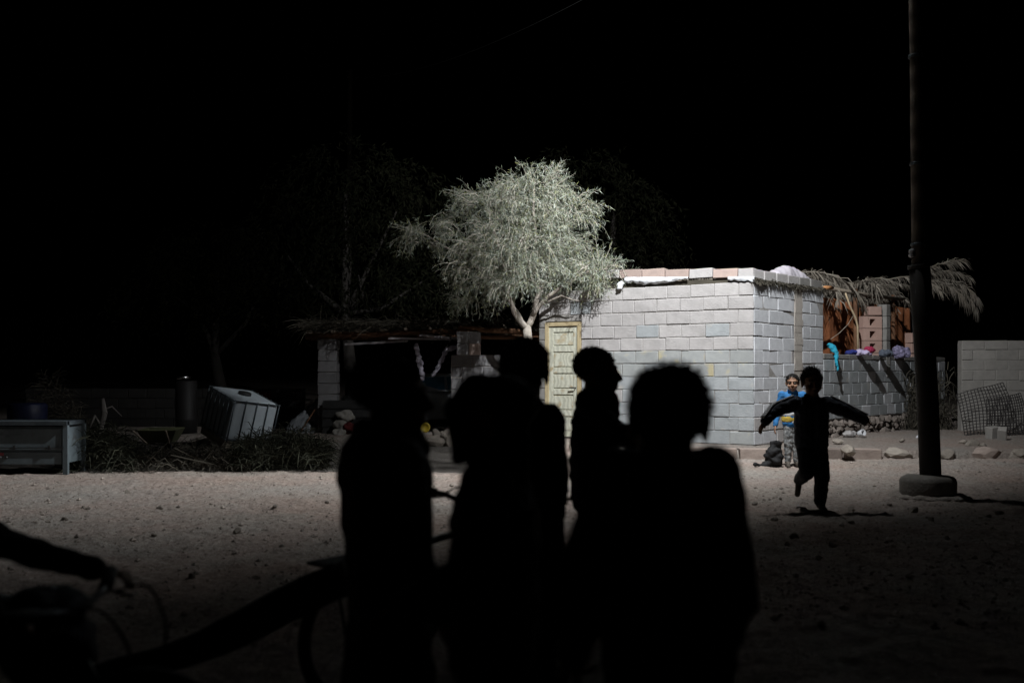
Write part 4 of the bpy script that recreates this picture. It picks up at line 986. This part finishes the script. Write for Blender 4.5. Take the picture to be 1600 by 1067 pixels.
# plastic sheeting, sacks and the red cloth at the back
P = np.zeros((12, 16, 3)); 
for j in range(12):
    for i in range(16):
        f = i / 15; q_ = W(440 + 56 * f, 680, 19.2); top = .12 + .62 * (f ** .8); P[j, i] = (q_.x, q_.y + .5 * j / 11 + .08 * mnoise.noise(Vector((i * .5, j * .5, 2))), .10 + top * (j / 11) + .05 * mnoise.noise(Vector((i * .7, j * .6, 7))))
o = link('plastic_sheet', mesh_grid('plastic_sheet', P, M('grey_sheet', (.30, .32, .34), (.16, .17, .19), rough=.5, scale=6, bump=.4)), None, None, True); o.modifiers.new('t', 'SOLIDIFY').thickness = .006; tag(o, 'dirty pale plastic sheet slumped against the left shelter pillar', 'plastic sheet')
b = MB(); b.tube([W(465, 682, 19.0), W(492, 640, 19.25)], .014, 6); tag(b.build('stick', WOODR), 'dark stick leaning over the slumped plastic sheet', 'stick')
for i, (px, py, s, m_, lab) in enumerate(((540, 650, .17, 'W', 'upper pale sack heaped beside the left shelter pillar'), (533, 664, .15, 'W', 'middle pale sack heaped beside the left shelter pillar'), (548, 668, .14, 'R', 'dark red bundle among the pale sacks by the pillar'), (530, 678, .13, 'W', 'lowest pale sack heaped beside the left shelter pillar'))):
    b = MB(); b.ell((0, 0, 0), (s, s * .8, s * .75)); o = link('sack', fuse(b, .02, 2, .05, 7, i + 20), DKRED if m_ == 'R' else M('sack_cloth_%d' % i, (.22, .21, .19), (.14, .13, .115))); o.location = W(px, py, 18.9 - .1 * i); tag(o, lab, 'sack')
b = MB(); b.box((0, 0, .35), (.9, .5, .70)); o = b.build('storage_crate', DARKM); o.location = W(545, 690, 19.2); o.location.z = 0.05; tag(o, 'dark wooden crate under the pale sacks by the shelter pillar', 'crate')
# slats on the crate
for k in range(4): b = MB(); b.box((0, -.262, .10 + k * .17), (.92, .02, .12)); b.build('slat', DARKM, o)
P = np.zeros((8, 8, 3))
for j in range(8):
    for i in range(8): q_ = W(401 + 24 * i / 7, 610 + 22 * j / 7, 21.25); P[j, i] = (q_.x, q_.y + .02 * math.sin(i * 1.7) - .02, q_.z)
o = link('red_cloth', mesh_grid('red_cloth', P, DKRED), None, None, True); o.modifiers.new('t', 'SOLIDIFY').thickness = .006; tag(o, 'dark red cloth hung over the dim yard wall', 'cloth')
b = MB(); b.lathe([(.07, -.015), (.088, -.015), (.092, 0), (.088, .015), (.07, .015), (.066, 0)], (0, 0, 0), 24, Matrix.Rotation(R(80), 3, 'X')); o = b.build('yellow_hoop', M('yellow_plastic', (.40, .29, .03), (.3, .22, .02), rough=.5), None, True); o.location = W(664, 668, 17.6); tag(o, 'yellow plastic hoop propped on the rough stones below the shelter', 'hoop')
# brush heaps
def brush(name, px0, px1, py, D0, D1, h, n_, label, m, seed):
    random.seed(seed); b = MB()
    for k in range(n_):
        f = random.random(); D_ = D0 + (D1 - D0) * random.random(); px = px0 + (px1 - px0) * f; x = (px - 800) / F * D_
        env = h * (.45 + .55 * math.sin(math.pi * f)) * (.6 + .8 * (mnoise.noise(Vector((px * .02, D_ * 1.3, seed))) + .5)) * random.random()
        blade(b, (x, D_, max(0, env * .75)), (random.gauss(0, 1), random.gauss(-.3, .8), random.gauss(.25, .45)), random.uniform(.12, .42), random.uniform(.006, .013), .35)
    for k in range(30):
        D_ = D0 + (D1 - D0) * random.random(); x = (px0 + (px1 - px0) * random.random() - 800) / F * D_; a = rv(); a.z = abs(a.z) * .5
        b.tube([(x, D_, .05 + .2 * h), Vector((x, D_, .05 + .2 * h)) + a * random.uniform(.3, .8)], [.012, .004], 5)
    o = b.build(name, m); tag(o, label, 'brush', kind='stuff'); return o
OLIVE = M('olive_brush', (.04, .042, .027), (.02, .021, .013), island=.4, bump=0)
brush('brush_heap', 370, 512, 738, 12.95, 16.2, .50, 5200, 'olive dry brush heap in front of the left shelter pillar', OLIVE, 31)
brush('brush_heap', 195, 390, 738, 12.95, 15.4, .17, 3800, 'dark trampled brush below the tipped tank', DRYD, 32)
brush('brush_heap', 98, 215, 738, 12.9, 15.6, .55, 3600, 'straggly brush heap beside the cooker cabinet', OLIVE, 33)
brush('brush_heap', -90, 60, 720, 13.6, 16.5, .5, 1800, 'dark scrub behind the cooker cabinet', DRYD, 34)
brush('tall_scrub', 45, 125, 700, 16.2, 18.0, 1.45, 1500, 'tall thin scrub rising behind the brush on the far left', DRYD, 35)
random.seed(77)

# ------------------------------------------------------------------ people
def person(root, H, face, label, head_yaw=0, head_tilt=0, jk=DKGREY, tr=NAVY2, hair='short', hair_len=.022, arms=None, legs=None, lean=(0, 0), robe=None, hood=False, bulk=1.0, scarf=None,
           stripes=False, bands=None, shoe=SHOE, seed=1, vox=.006, collar=True, sh_u=None, sh_w=None, hair_tuft=None, wr=.008, sit=None, skin=SKIN, tbulk=1.0, hood_s=1.0, head_s=1.0, sleeve=1.0, scarf_r=1.0):
    """joints are written in metres in the person's own frame: x to their right, y forward, z up"""
    random.seed(seed * 13 + 5)
    fw = Vector((math.cos(R(face)), math.sin(R(face)), 0)); rt = fw.cross(Vector((0, 0, 1)))
    root = Vector(root); k = H / 1.35
    Lc = lambda x, y, z: root + rt * x + fw * y + Vector((0, 0, z))
    lx, ly = lean
    def up_(x, y, z):      # upper body leans about the hips
        f = max(0, (z - .50 * H)) / (.4 * H); return Lc(x + lx * f, y + ly * f, z)
    su = sh_u or .795 * H; sw = sh_w or .112 * H
    neck = up_(0, 0, .83 * H); chest = up_(0, .0, .72 * H); pelv = Lc(0, 0, .50 * H)
    shR = up_(sw, 0, su); shL = up_(-sw, 0, su)
    arms = arms or {}
    aR = arms.get('R', [(sw + .05, -.02, .62 * H), (sw + .06, .05, .47 * H)]); aL = arms.get('L', [(-sw - .05, -.02, .62 * H), (-sw - .06, .05, .47 * H)])
    elR, wrR = [Lc(*a) for a in aR[:2]]; elL, wrL = [Lc(*a) for a in aL[:2]]
    legs = legs or {}
    gR = legs.get('R', [(.062 * k, .01, .275 * H), (.065 * k, -.01, .055 * H), (.085 * k, .14 * k, .02)]); gL = legs.get('L', [(-.062 * k, .01, .275 * H), (-.065 * k, -.01, .055 * H), (-.085 * k, .14 * k, .02)])
    hpR, hpL = Lc(.058 * k, 0, .49 * H), Lc(-.058 * k, 0, .49 * H)
    knR, anR, toR = [Lc(*a) for a in gR]; knL, anL, toL = [Lc(*a) for a in gL]
    # head frame
    hc = up_(0, .012 + ly * .15, .918 * H + .08 * H * (head_s - 1))
    hf = Matrix.Rotation(R(head_yaw), 3, 'Z') @ fw; hr = hf.cross(Vector((0, 0, 1)))
    Q = Matrix((hr, hf, Vector((0, 0, 1)))).transposed() @ Matrix.Rotation(R(head_tilt), 3, 'X')
    hk = .165 * H / .205 * head_s
    hk1 = hk
    hh_ = lambda x, y, z: hc + Q @ (Vector((x, y, z)) * hk1)
    b = MB()
    def E(c, r_): b.ell(hh_(*c), [q * hk for q in r_], Q, 18, 14)
    E((0, -.012, .028), (.073, .09, .075)); E((0, .022, -.04), (.056, .062, .062)); E((0, .052, -.084), (.027, .026, .021)); E((0, .066, .022), (.05, .022, .016))
    for s in (-1, 1): E((s * .036, .052, -.035), (.026, .03, .026)); E((s * .074, -.008, -.012), (.009, .021, .03)); E((s * .078, -.014, .002), (.008, .014, .018))
    b.cap(hh_(0, .083, .006), .009 * hk, hh_(0, .101, -.027), .0125 * hk, 10)
    for s in (-1, 1): E((s * .012, .09, -.032), (.009, .01, .008))
    E((0, .081, -.054), (.023, .013, .0075)); E((0, .078, -.068), (.020, .013, .0085))
    b.cap(hh_(0, -.018, -.06), .043 * hk, neck - Vector((0, 0, .03)), .047 * k); 
    b.cap(shL, .043 * k, shR, .043 * k)
    for s in (-1, 1): b.cap(up_(s * .055 * k, 0, .755 * H), .072 * k, Lc(s * .045 * k, 0, .52 * H), .075 * k)
    for (s_, e_, w_) in ((shR, elR, wrR), (shL, elL, wrL)):
        b.cap(s_, .04 * k, e_, .032 * k); b.cap(e_, .033 * k, w_, .022 * k)
    for (h_, n_, a_, t_) in ((hpR, knR, anR, toR), (hpL, knL, anL, toL)):
        b.cap(h_, .07 * k, n_, .046 * k); b.cap(n_, .045 * k, a_, .03 * k); b.cap(a_ - Vector((0, 0, .02)), .028 * k, t_, .022 * k)
    # hands: palm, four fingers with a knuckle bend, thumb off the side of the palm
    for (e_, w_, side, A_) in ((elR, wrR, 1, aR), (elL, wrL, -1, aL)):
        d = (w_ - e_).normalized(); d = Lc(*A_[2]) - w_ if len(A_) > 2 else d; d = d.normalized()
        pn = Vector((0, 0, -1)); pn = (pn - d * pn.dot(d)); pn = pn.normalized() if pn.length > .2 else -fw
        if abs(d.z) > .75: pn = (rt * -side); pn = (pn - d * pn.dot(d)).normalized()
        ac = d.cross(pn).normalized(); hs = .8 * k
        curl = .55 if len(A_) < 4 else A_[3]
        pc_ = w_ + d * .045 * hs
        for q_ in (-1.5, -.5, .5, 1.5): b.cap(w_ + ac * q_ * .010 * hs, .016 * hs, w_ + d * .075 * hs + ac * q_ * .0165 * hs, .0125 * hs, 8)
        for i, (q_, fl) in enumerate(((-1.5, .058), (-.5, .072), (.5, .078), (1.5, .068))):
            p0 = w_ + d * .078 * hs + ac * q_ * .0175 * hs; d1 = (d + pn * curl * .5).normalized(); p1 = p0 + d1 * fl * .5 * hs; d2 = (d + pn * curl * 1.6).normalized(); p2 = p1 + d2 * fl * .5 * hs
            b.cap(p0, .0092 * hs, p1, .0085 * hs, 7); b.cap(p1, .0085 * hs, p2, .007 * hs, 7)
        fr = max((ac, -ac), key=lambda v: v.dot(fw) + v.z * .3)
        p0 = w_ + d * .025 * hs + fr * .022 * hs; p1 = p0 + (fr * .75 + d * .7).normalized() * .036 * hs; b.cap(p0, .0125 * hs, p1, .0105 * hs, 7); b.cap(p1, .0105 * hs, p1 + (fr * .25 + d + pn * .3).normalized() * .032 * hs, .0082 * hs, 7)
    body = link('person', fuse(b, vox, 2), skin); tag(body, label, 'person')
    def sub(name, me, m): o = link(name, me, m, body); return o
    # eyes, lips
    for s in (-1, 1):
        b = MB(); c = hh_(s * .031, .0715, .0); b.ell(c, [.0125 * hk, .0125 * hk, .008 * hk], Q, 12, 8); e = b.build('eye', EYEW, body, True)
        b = MB(); b.ell(hh_(s * .031, .0795, .0), [.0072 * hk, .0055 * hk, .0072 * hk], Q, 10, 8); b.build('iris', EYED, e, True)
        b = MB(); b.cap(hh_(s * .016, .086, .021), .0035 * hk, hh_(s * .048, .076, .022), .003 * hk, 6); b.build('eyebrow', HAIR, body, True)
    b = MB(); b.cap(hh_(-.018, .0895, -.061), .003 * hk, hh_(.018, .0895, -.061), .003 * hk, 6); b.build('lips', LIP, body, True)
    # hair: cap plus short strands
    if hair:
        b = MB(); b.ell(hh_(0, -.018, .036), [.078 * hk, .09 * hk, .076 * hk], Q, 28, 20)
        for i, v in enumerate(b.V):
            l = Q.transposed() @ (v - hc) / hk
            lim = .045 if l.y > .035 else (-.005 if l.y > -.01 else -.06)
            if l.z < lim: b.V[i] = hc + Q @ (Vector((l.x * .8, l.y * .82, l.z)) * hk)
        for i, v in enumerate(b.V): b.V[i] = v + (v - hc).normalized() * .006 * mnoise.noise(v * 60)
        n0 = len(b.V)
        ns = 1500
        for _ in range(ns):
            v = rv(); p = Vector((v.x * .078, v.y * .09 - .018, v.z * .076 + .036))
            lim = .05 if p.y > .035 else (.0 if p.y > -.01 else -.055)
            if p.z < lim: continue
            ln = hair_len * random.uniform(.5, 1.3); dd = (v + rv() * .55 + Vector((0, .15, .15))).normalized()
            if hair_tuft and v.z > .55: ln *= random.uniform(1, hair_tuft); dd = (v * .8 + rv() * .5 + Vector((0, 0, .5))).normalized()
            if hair == 'curl': dd = (v * .7 + rv() * .9).normalized()
            pw = hc + Q @ (p * hk * .99); tip = pw + (Q @ dd) * ln; sd = dd.cross(rv()).normalized(); sd2 = dd.cross(sd)
            wd_ = .006 if hair == 'curl' else .0042
            b.add([pw + sd * wd_, pw - sd * wd_ * .5 + sd2 * wd_, pw - sd * wd_ * .5 - sd2 * wd_, tip], [(0, 1, 3), (1, 2, 3), (2, 0, 3)])
        sub('hair', b.me('hair'), HAIR)
    # jacket
    j = MB(); bk = bulk; hem = .45 * H
    j.cap(shL + Vector((0, 0, -.01)), .055 * k * bk, shR + Vector((0, 0, -.01)), .055 * k * bk)
    for s in (-1, 1):
        j.cap(up_(s * .062 * k, 0, .745 * H), .085 * k * bk, Lc(s * .058 * k, 0, .54 * H), .088 * k * bk); j.cap(Lc(s * .058 * k, 0, .54 * H), .086 * k * bk, Lc(s * .056 * k, 0, hem + .04), .088 * k * bk)
    for (s_, e_, w_) in ((shR, elR, wrR), (shL, elL, wrL)):
        j.cap(s_, .056 * k * bk * min(sleeve, 1.1), e_, .047 * k * bk * sleeve); j.cap(e_, .047 * k * bk * sleeve, e_.lerp(w_, .86), .036 * k * bk * sleeve)
    if collar:
        for a in range(14):
            g_ = 2 * math.pi * a / 14; o_ = (rt * math.cos(g_) + fw * math.sin(g_)) * .055 * k; j.cap(neck + o_ - Vector((0, 0, .045)), .024 * k, neck + o_ * 1.02 + Vector((0, 0, .018)), .017 * k, 8)
    if hood is True:
        pass
    sub('jacket', fuse(j, .009, 2, wr, 13, seed), jk)
    if hood:
        hk0 = hk; hk *= hood_s; h = MB(); h.ell(hh_(0, -.035, .03), [.098 * hk, .115 * hk, .104 * hk], Q, 20, 14); h.ell(hh_(0, -.02, -.05), [.088 * hk, .095 * hk, .085 * hk], Q, 18, 12); h.cap(hh_(0, -.03, -.06), .085 * hk, neck - Vector((0, 0, .05)), .09 * k)
        h.cap(hh_(0, .02, .085), .055 * hk, hh_(0, .085, .05), .035 * hk)
        for s in (-1, 1): h.cap(hh_(s * .05, .08, .05), .028 * hk, hh_(s * .055, .085, -.075), .028 * hk)
        sub('hood', fuse(h, .009, 3, .006, 14, seed + 3), jk); hk = hk0
    if robe:
        r_ = MB()
        for s in (-1, 1):
            r_.cap(up_(s * .09 * k, -.01, .765 * H), .125 * k, Lc(s * .065 * k, 0, .52 * H), .105 * k); r_.cap(Lc(s * .065 * k, 0, .52 * H), .105 * k, Lc(s * .07 * k, .01, .12 * H), .125 * k)
            r_.cap(Lc(s * .065 * k, .0, .52 * H), .09 * k, Lc(s * .05 * k, -.05, .12 * H), .11 * k)
        sub('robe', fuse(r_, .01, 3, .010, 8, seed + 9), robe)
    if scarf:
        s_ = MB()
        for a in range(16):
            g_ = 2 * math.pi * a / 16; g2 = 2 * math.pi * (a + 1) / 16
            P_ = lambda g: neck + (rt * math.cos(g) + fw * math.sin(g)) * .055 * k * scarf_r + fw * (.018 if scarf_r == 1 else 0) * k + Vector((0, 0, .012 - .01 * math.sin(g)))
            s_.cap(P_(g_), .028 * k * scarf_r, P_(g2), .028 * k * scarf_r, 8)
        s_.cap(neck + fw * .07 * k, .04 * k, neck + fw * .095 * k + Vector((0, 0, -.03)), .032 * k); s_.cap(neck + fw * .09 * k, .024 * k, neck + fw * .10 * k + Vector((0, 0, -.14)), .02 * k)
        sub('scarf', fuse(s_, .009, 2, .008, 16, seed), scarf)
    t = MB()
    t.cap(Lc(-.05 * k, 0, .50 * H), .088 * k, Lc(.05 * k, 0, .50 * H), .088 * k)
    for (h_, n_, a_) in ((hpR, knR, anR), (hpL, knL, anL)):
        t.cap(h_, .084 * k * min(tbulk, 1.1), n_, .064 * k * tbulk); t.cap(n_, .064 * k * tbulk, a_ + (n_ - a_).normalized() * .02, .05 * k * tbulk)
    sub('trousers', fuse(t, .009, 2, wr * .9, 14, seed + 5), tr)
    for (a_, t_) in ((anR, toR), (anL, toL)):
        s_ = MB(); d = (t_ - a_); s_.cap(a_ - Vector((0, 0, .028 * k)) - d.normalized() * .02, .033 * k, t_, .029 * k); s_.cap(a_ - Vector((0, 0, .0)), .034 * k, a_.lerp(t_, .5), .031 * k); sub('shoe', fuse(s_, .008, 2), shoe)
    if stripes:
        for (s_, e_, w_) in ((shR, elR, wrR), (shL, elL, wrL)):
            for off in (-.016, .0, .016):
                b = MB(); pts_ = []
                for i in range(13):
                    f = i / 12; p = s_.lerp(e_, f * 2) if f < .5 else e_.lerp(w_, (f - .5) * 1.86)
                    rr_ = sleeve * ((.056 / sleeve ** .5 + (.047 - .056 / sleeve ** .5) * f * 2) if f < .5 else (.047 + (.036 - .047) * (f - .5) * 2))
                    d = (e_ - s_).normalized() if f < .5 else (w_ - e_).normalized(); u_ = Vector((0, 0, 1)) - d * d.z; u_ = u_.normalized()
                    pts_.append(p + u_ * (rr_ * k * bk - abs(off) * .15 + .008) + d.cross(u_).normalized() * off)
                b.tube(pts_, .008, 6); b.build('stripe', STRIPE, body, True)
    if bands:
        for (z0, z1, m_) in bands:
            b = MB()
            for s in (-1, 1): b.cap(Lc(s * .060 * k, 0, z0 + .02), .094 * k * bk, Lc(s * .060 * k, 0, z1 - .02), .094 * k * bk, 20)
            me = fuse(b, .009, 1, .004, 14, seed)
            bm = bmesh.new(); bm.from_mesh(me)
            bmesh.ops.bisect_plane(bm, geom=bm.verts[:] + bm.edges[:] + bm.faces[:], plane_co=(0, 0, z0 + root.z), plane_no=(0, 0, -1), clear_outer=True)
            bmesh.ops.bisect_plane(bm, geom=bm.verts[:] + bm.edges[:] + bm.faces[:], plane_co=(0, 0, z1 + root.z), plane_no=(0, 0, 1), clear_outer=True)
            bm.to_mesh(me); bm.free(); sub('jacket_band', me, m_)
            for (e_, w_) in ((elR, wrR), (elL, wrL)):
                pass
    return body

GR = lambda x, y: gz(x, y)
def at(px, D): x = (px - 800) / F * D; return Vector((x, D, gz(x, D)))

# the running boy, facing the camera, arms flung out (his right is the left of the picture)
person(at(1268, 9.40), 1.30, -90, 'boy in dark tracksuit with white sleeve stripes running with arms spread', jk=NAVY, tr=NAVY2, hair='short', hair_len=.022, hair_tuft=2.6, head_tilt=-6,
       arms={'R': [(.355, .02, .945), (.475, .10, .835), (.53, .14, .76), .5], 'L': [(-.345, .02, .925), (-.50, .06, .855), (-.56, .08, .80), .3]},
       legs={'R': [(.075, .10, .375), (.06, -.20, .27), (.07, -.22, .13)], 'L': [(-.085, .05, .355), (-.08, .0, .075), (-.085, .13, .025)]}, sh_u=1.015, sh_w=.15, stripes=True, seed=3, bulk=1.25, tbulk=1.2, head_s=1.14, sleeve=1.12)
# the boy in blue
person(at(1238, 13.75), 1.25, -93, 'boy in blue striped fleece and camouflage trousers standing before the block house', jk=BLUE, tr=CAMO, hair='short', hair_len=.012,
       arms={'R': [(.20, -.02, .74), (.245, .06, .56)], 'L': [(-.20, -.02, .74), (-.245, .06, .56)]}, bands=[(.63, .70, YELLOW), (.705, .76, WHITEF), (.765, .80, YELLOW)], seed=4, bulk=1.08, scarf=None, head_yaw=-14, head_s=1.12, skin=M('skin_lit_brown', (.30, .17, .105), (.25, .135, .085), rough=.55, scale=8, bump=.1, bscale=120))
# silhouettes in the foreground
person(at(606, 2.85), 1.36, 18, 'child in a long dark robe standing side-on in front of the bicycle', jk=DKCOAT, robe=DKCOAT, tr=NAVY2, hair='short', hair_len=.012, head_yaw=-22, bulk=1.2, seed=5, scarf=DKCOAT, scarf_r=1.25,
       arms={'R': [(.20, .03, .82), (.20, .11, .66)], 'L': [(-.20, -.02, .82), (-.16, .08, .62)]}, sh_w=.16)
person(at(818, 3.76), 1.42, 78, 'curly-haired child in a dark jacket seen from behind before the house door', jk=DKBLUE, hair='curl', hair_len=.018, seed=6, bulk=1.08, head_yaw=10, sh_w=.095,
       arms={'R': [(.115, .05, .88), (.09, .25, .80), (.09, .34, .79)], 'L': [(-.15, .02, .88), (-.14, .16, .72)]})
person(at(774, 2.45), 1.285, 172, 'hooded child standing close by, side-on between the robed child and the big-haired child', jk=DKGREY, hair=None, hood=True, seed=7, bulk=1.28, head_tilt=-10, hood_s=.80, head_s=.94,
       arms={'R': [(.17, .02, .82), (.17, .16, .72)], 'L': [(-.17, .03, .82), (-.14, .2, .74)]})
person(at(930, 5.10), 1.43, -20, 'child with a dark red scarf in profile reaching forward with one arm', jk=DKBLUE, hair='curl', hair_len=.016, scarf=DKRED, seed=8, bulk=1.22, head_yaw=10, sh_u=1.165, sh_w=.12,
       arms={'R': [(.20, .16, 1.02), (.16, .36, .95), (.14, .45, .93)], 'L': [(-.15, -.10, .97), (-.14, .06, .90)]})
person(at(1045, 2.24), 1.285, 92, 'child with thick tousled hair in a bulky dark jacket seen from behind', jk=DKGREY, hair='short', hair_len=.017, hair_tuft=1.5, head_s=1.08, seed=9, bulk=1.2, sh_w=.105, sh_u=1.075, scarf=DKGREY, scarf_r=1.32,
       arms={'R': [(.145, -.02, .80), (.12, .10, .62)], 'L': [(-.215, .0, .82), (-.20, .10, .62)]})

# ------------------------------------------------------------------ bicycles
def curve(P, n=6):
    P = [Vector(p) for p in P]; P = [P[0] * 2 - P[1]] + P + [P[-1] * 2 - P[-2]]; out = []
    for i in range(1, len(P) - 2):
        for k in range(n):
            t = k / n; a, b, c, d = P[i - 1:i + 3]
            out.append(.5 * (2 * b + (c - a) * t + (2 * a - 5 * b + 4 * c - d) * t * t + (3 * b - a - 3 * c + d) * t ** 3))
    return out + [P[-2]]
def bicycle(loc, rz, label, r_=.27, wb_=.86, bar_h=.80, seed=0, sy=0.0):
    root = empty('bicycle', loc, rz); tag(root, label, 'bicycle'); root.rotation_euler = (sy, 0, rz)
    ax = Matrix.Rotation(R(90), 3, 'X')
    for x in (0, wb_):
        b = MB(); n_ = 40
        b.tube([(x + r_ * .93 * math.cos(2 * math.pi * i / n_), 0, r_ + r_ * .93 * math.sin(2 * math.pi * i / n_)) for i in range(n_ + 1)], r_ * .075, 10, False); w_ = b.build('wheel', RUBBER, root, True)
        b = MB(); b.tube([(x + r_ * .84 * math.cos(2 * math.pi * i / n_), 0, r_ + r_ * .84 * math.sin(2 * math.pi * i / n_)) for i in range(n_ + 1)], .010, 8, False); b.build('rim', GALV, w_, True)
        b = MB()
        for i in range(20):
            a = 2 * math.pi * i / 20; b.tube([(x + .015 * math.cos(a + 1), .025 * (-1) ** i, r_ + .015 * math.sin(a + 1)), (x + r_ * .83 * math.cos(a), 0, r_ + r_ * .83 * math.sin(a))], .0012, 4)
        b.build('spokes', CHROME, w_); b = MB(); b.lathe([(.012, -.05), (.02, -.03), (.02, .03), (.012, .05)], (x, 0, r_), 12, ax); b.build('hub', GALV, w_, True)
    bbk = (wb_ * .42, 0, r_ * .92); st_ = (wb_ * .30, 0, r_ + .30); hd_ = (wb_ - .20, 0, r_ + .33); hb = (wb_ - .14, 0, r_ + .20)
    b = MB()
    for a, c, q_ in ((bbk, st_, .016), (st_, hd_, .016), (bbk, hb, .018), (hd_, hb, .02)): b.tube([a, c], q_, 10)
    for s in (-1, 1): b.tube([(0, s * .05, r_), bbk], .009, 8); b.tube([(0, s * .05, r_), st_], .009, 8)
    b.build('frame', DARKM, root, True)
    b = MB(); 
    for s in (-1, 1): b.tube([hb, (wb_ - .11, s * .045, r_ + .12), (wb_, s * .05, r_)], .012, 8)
    b.build('fork', DARKM, root, True)
    b = MB(); b.tube([hd_, (wb_ - .225, 0, bar_h - .04)], .013, 8)
    b.tube([(wb_ - .24, -.27, bar_h + .02), (wb_ - .19, -.12, bar_h), (wb_ - .19, 0, bar_h - .03), (wb_ - .19, .12, bar_h), (wb_ - .24, .27, bar_h + .02)], .012, 10); hbar = b.build('handlebar', DARKM, root, True)
    for s in (-1, 1):
        b = MB(); b.tube([(wb_ - .20, s * .16, bar_h + .005), (wb_ - .25, s * .285, bar_h + .022)], .019, 12); b.build('grip', RUBBER, hbar, True)
        b = MB(); b.tube([(wb_ - .17, s * .14, bar_h), (wb_ - .13, s * .17, bar_h - .02), (wb_ - .16, s * .25, bar_h - .03)], .006, 6); b.build('brake_lever', DARKM, hbar, True)
        b = MB(); b.tube(curve([(wb_ - .16, s * .14, bar_h), (wb_ - .06, s * .13, bar_h + .015), (wb_ + .0 + .02 * s, s * .06, bar_h - .10), (wb_ - .05, s * .02, bar_h - .22), (wb_ - .12, 0, r_ + .2)]), .004, 6); b.build('brake_cable', RUBBER, hbar, True)
    b = MB(); b.ell((wb_ * .27, 0, r_ + .40), (.12, .07, .032)); b.cap((wb_ * .27 + .05, 0, r_ + .40), .03, (wb_ * .27 + .16, 0, r_ + .40), .018); sd = link('saddle', fuse(b, .01, 2), RUBBER, root)
    b = MB(); b.tube([st_, (wb_ * .275, 0, r_ + .38)], .013, 8); b.build('seat_post', CHROME, root, True)
    b = MB(); b.lathe([(.085, -.003), (.085, .003)], (bbk[0], -.05, bbk[2]), 28, ax); b.build('chainring', DARKM, root)
    for s in (-1, 1):
        b = MB(); b.tube([(bbk[0], s * .06, bbk[2]), (bbk[0] + s * .13, s * .075, bbk[2] - .02)], .009, 7); cr = b.build('crank', CHROME, root, True)
        b = MB(); b.box((bbk[0] + s * .13, s * .115, bbk[2] - .02), (.08, .07, .018)); b.build('pedal', RUBBER, cr)
    b = MB(); b.box((-.02, 0, 2 * r_ + .035), (.34, .11, .012)); 
    for s in (-1, 1): b.tube([(0, s * .05, r_), (-.06, s * .05, 2 * r_ + .03)], .006, 6)
    b.build('rear_rack', DARKM, root)
    return root
bx = W(552, 990, 4.0)
bicycle((bx.x, 4.0, gz(bx.x, 4.0)), R(50), 'dark bicycle standing behind the robed child', r_=.27, wb_=.84, bar_h=.76)
# log propped on its rear rack
lg = MB(); q0 = W(60, 1098, 3.95); q1 = W(545, 903, 3.85); n_ = 16; pts_ = []; rd_ = []
for i in range(n_):
    f = i / (n_ - 1); pts_.append(q0.lerp(q1, f) + Vector((0, .02 * math.sin(f * 7), -.02 * math.sin(f * math.pi) + .012 * math.sin(f * 9)))); rd_.append(.05 + .024 * f + .006 * math.sin(f * 11))
lg.tube(pts_, rd_, 14); lgo = lg.build('wooden_log', BARKD, None, True)
for v in lgo.data.vertices: v.co += Vector((0, 0, .008 * mnoise.noise(v.co * 9)))
tag(lgo, 'thick dark log propped from the ground onto the bicycle rack', 'log')

# the cyclist at the left edge: arm, hands and handlebar reach into the picture
bl = W(-95, 1300, 2.7)
bicycle((-1.78, 2.62, gz(-1.78, 2.62)), R(-6), 'dark bicycle with looping brake cables held by the child at the left edge', r_=.27, wb_=.86, bar_h=.70)
hbag = MB(); hbag.ell((.60, 0, .60), (.11, .13, .11)); hbag.ell((.58, 0, .69), (.11, .10, .07)); hbag.ell((.46, .02, .64), (.13, .10, .08)); hbag.ell((.36, .0, .68), (.12, .1, .07))
bgo = link('cloth_bag', fuse(hbag, .014, 2, .02, 9, 31), DKGREY); bgo.location = (-1.78, 2.62, 0); bgo.rotation_euler = (0, 0, R(-6)); tag(bgo, 'dark cloth bag slung from the handlebars of the bicycle at the left edge', 'bag')
hb0 = Vector((-1.78 + .62, 2.62 - .06, .80))
person(at(-215, 2.68), 1.15, -4, 'child leaning over bicycle handlebars at the left edge', jk=DKCOAT, tr=NAVY2, hair='short', seed=10, bulk=1.15, lean=(0, .12),
       arms={'R': [(.20, .32, .77), (.22, .52, .715), (.21, .62, .70), 1.2], 'L': [(-.20, .34, .80), (-.24, .56, .735), (-.23, .66, .72), 1.2]}, vox=.006)
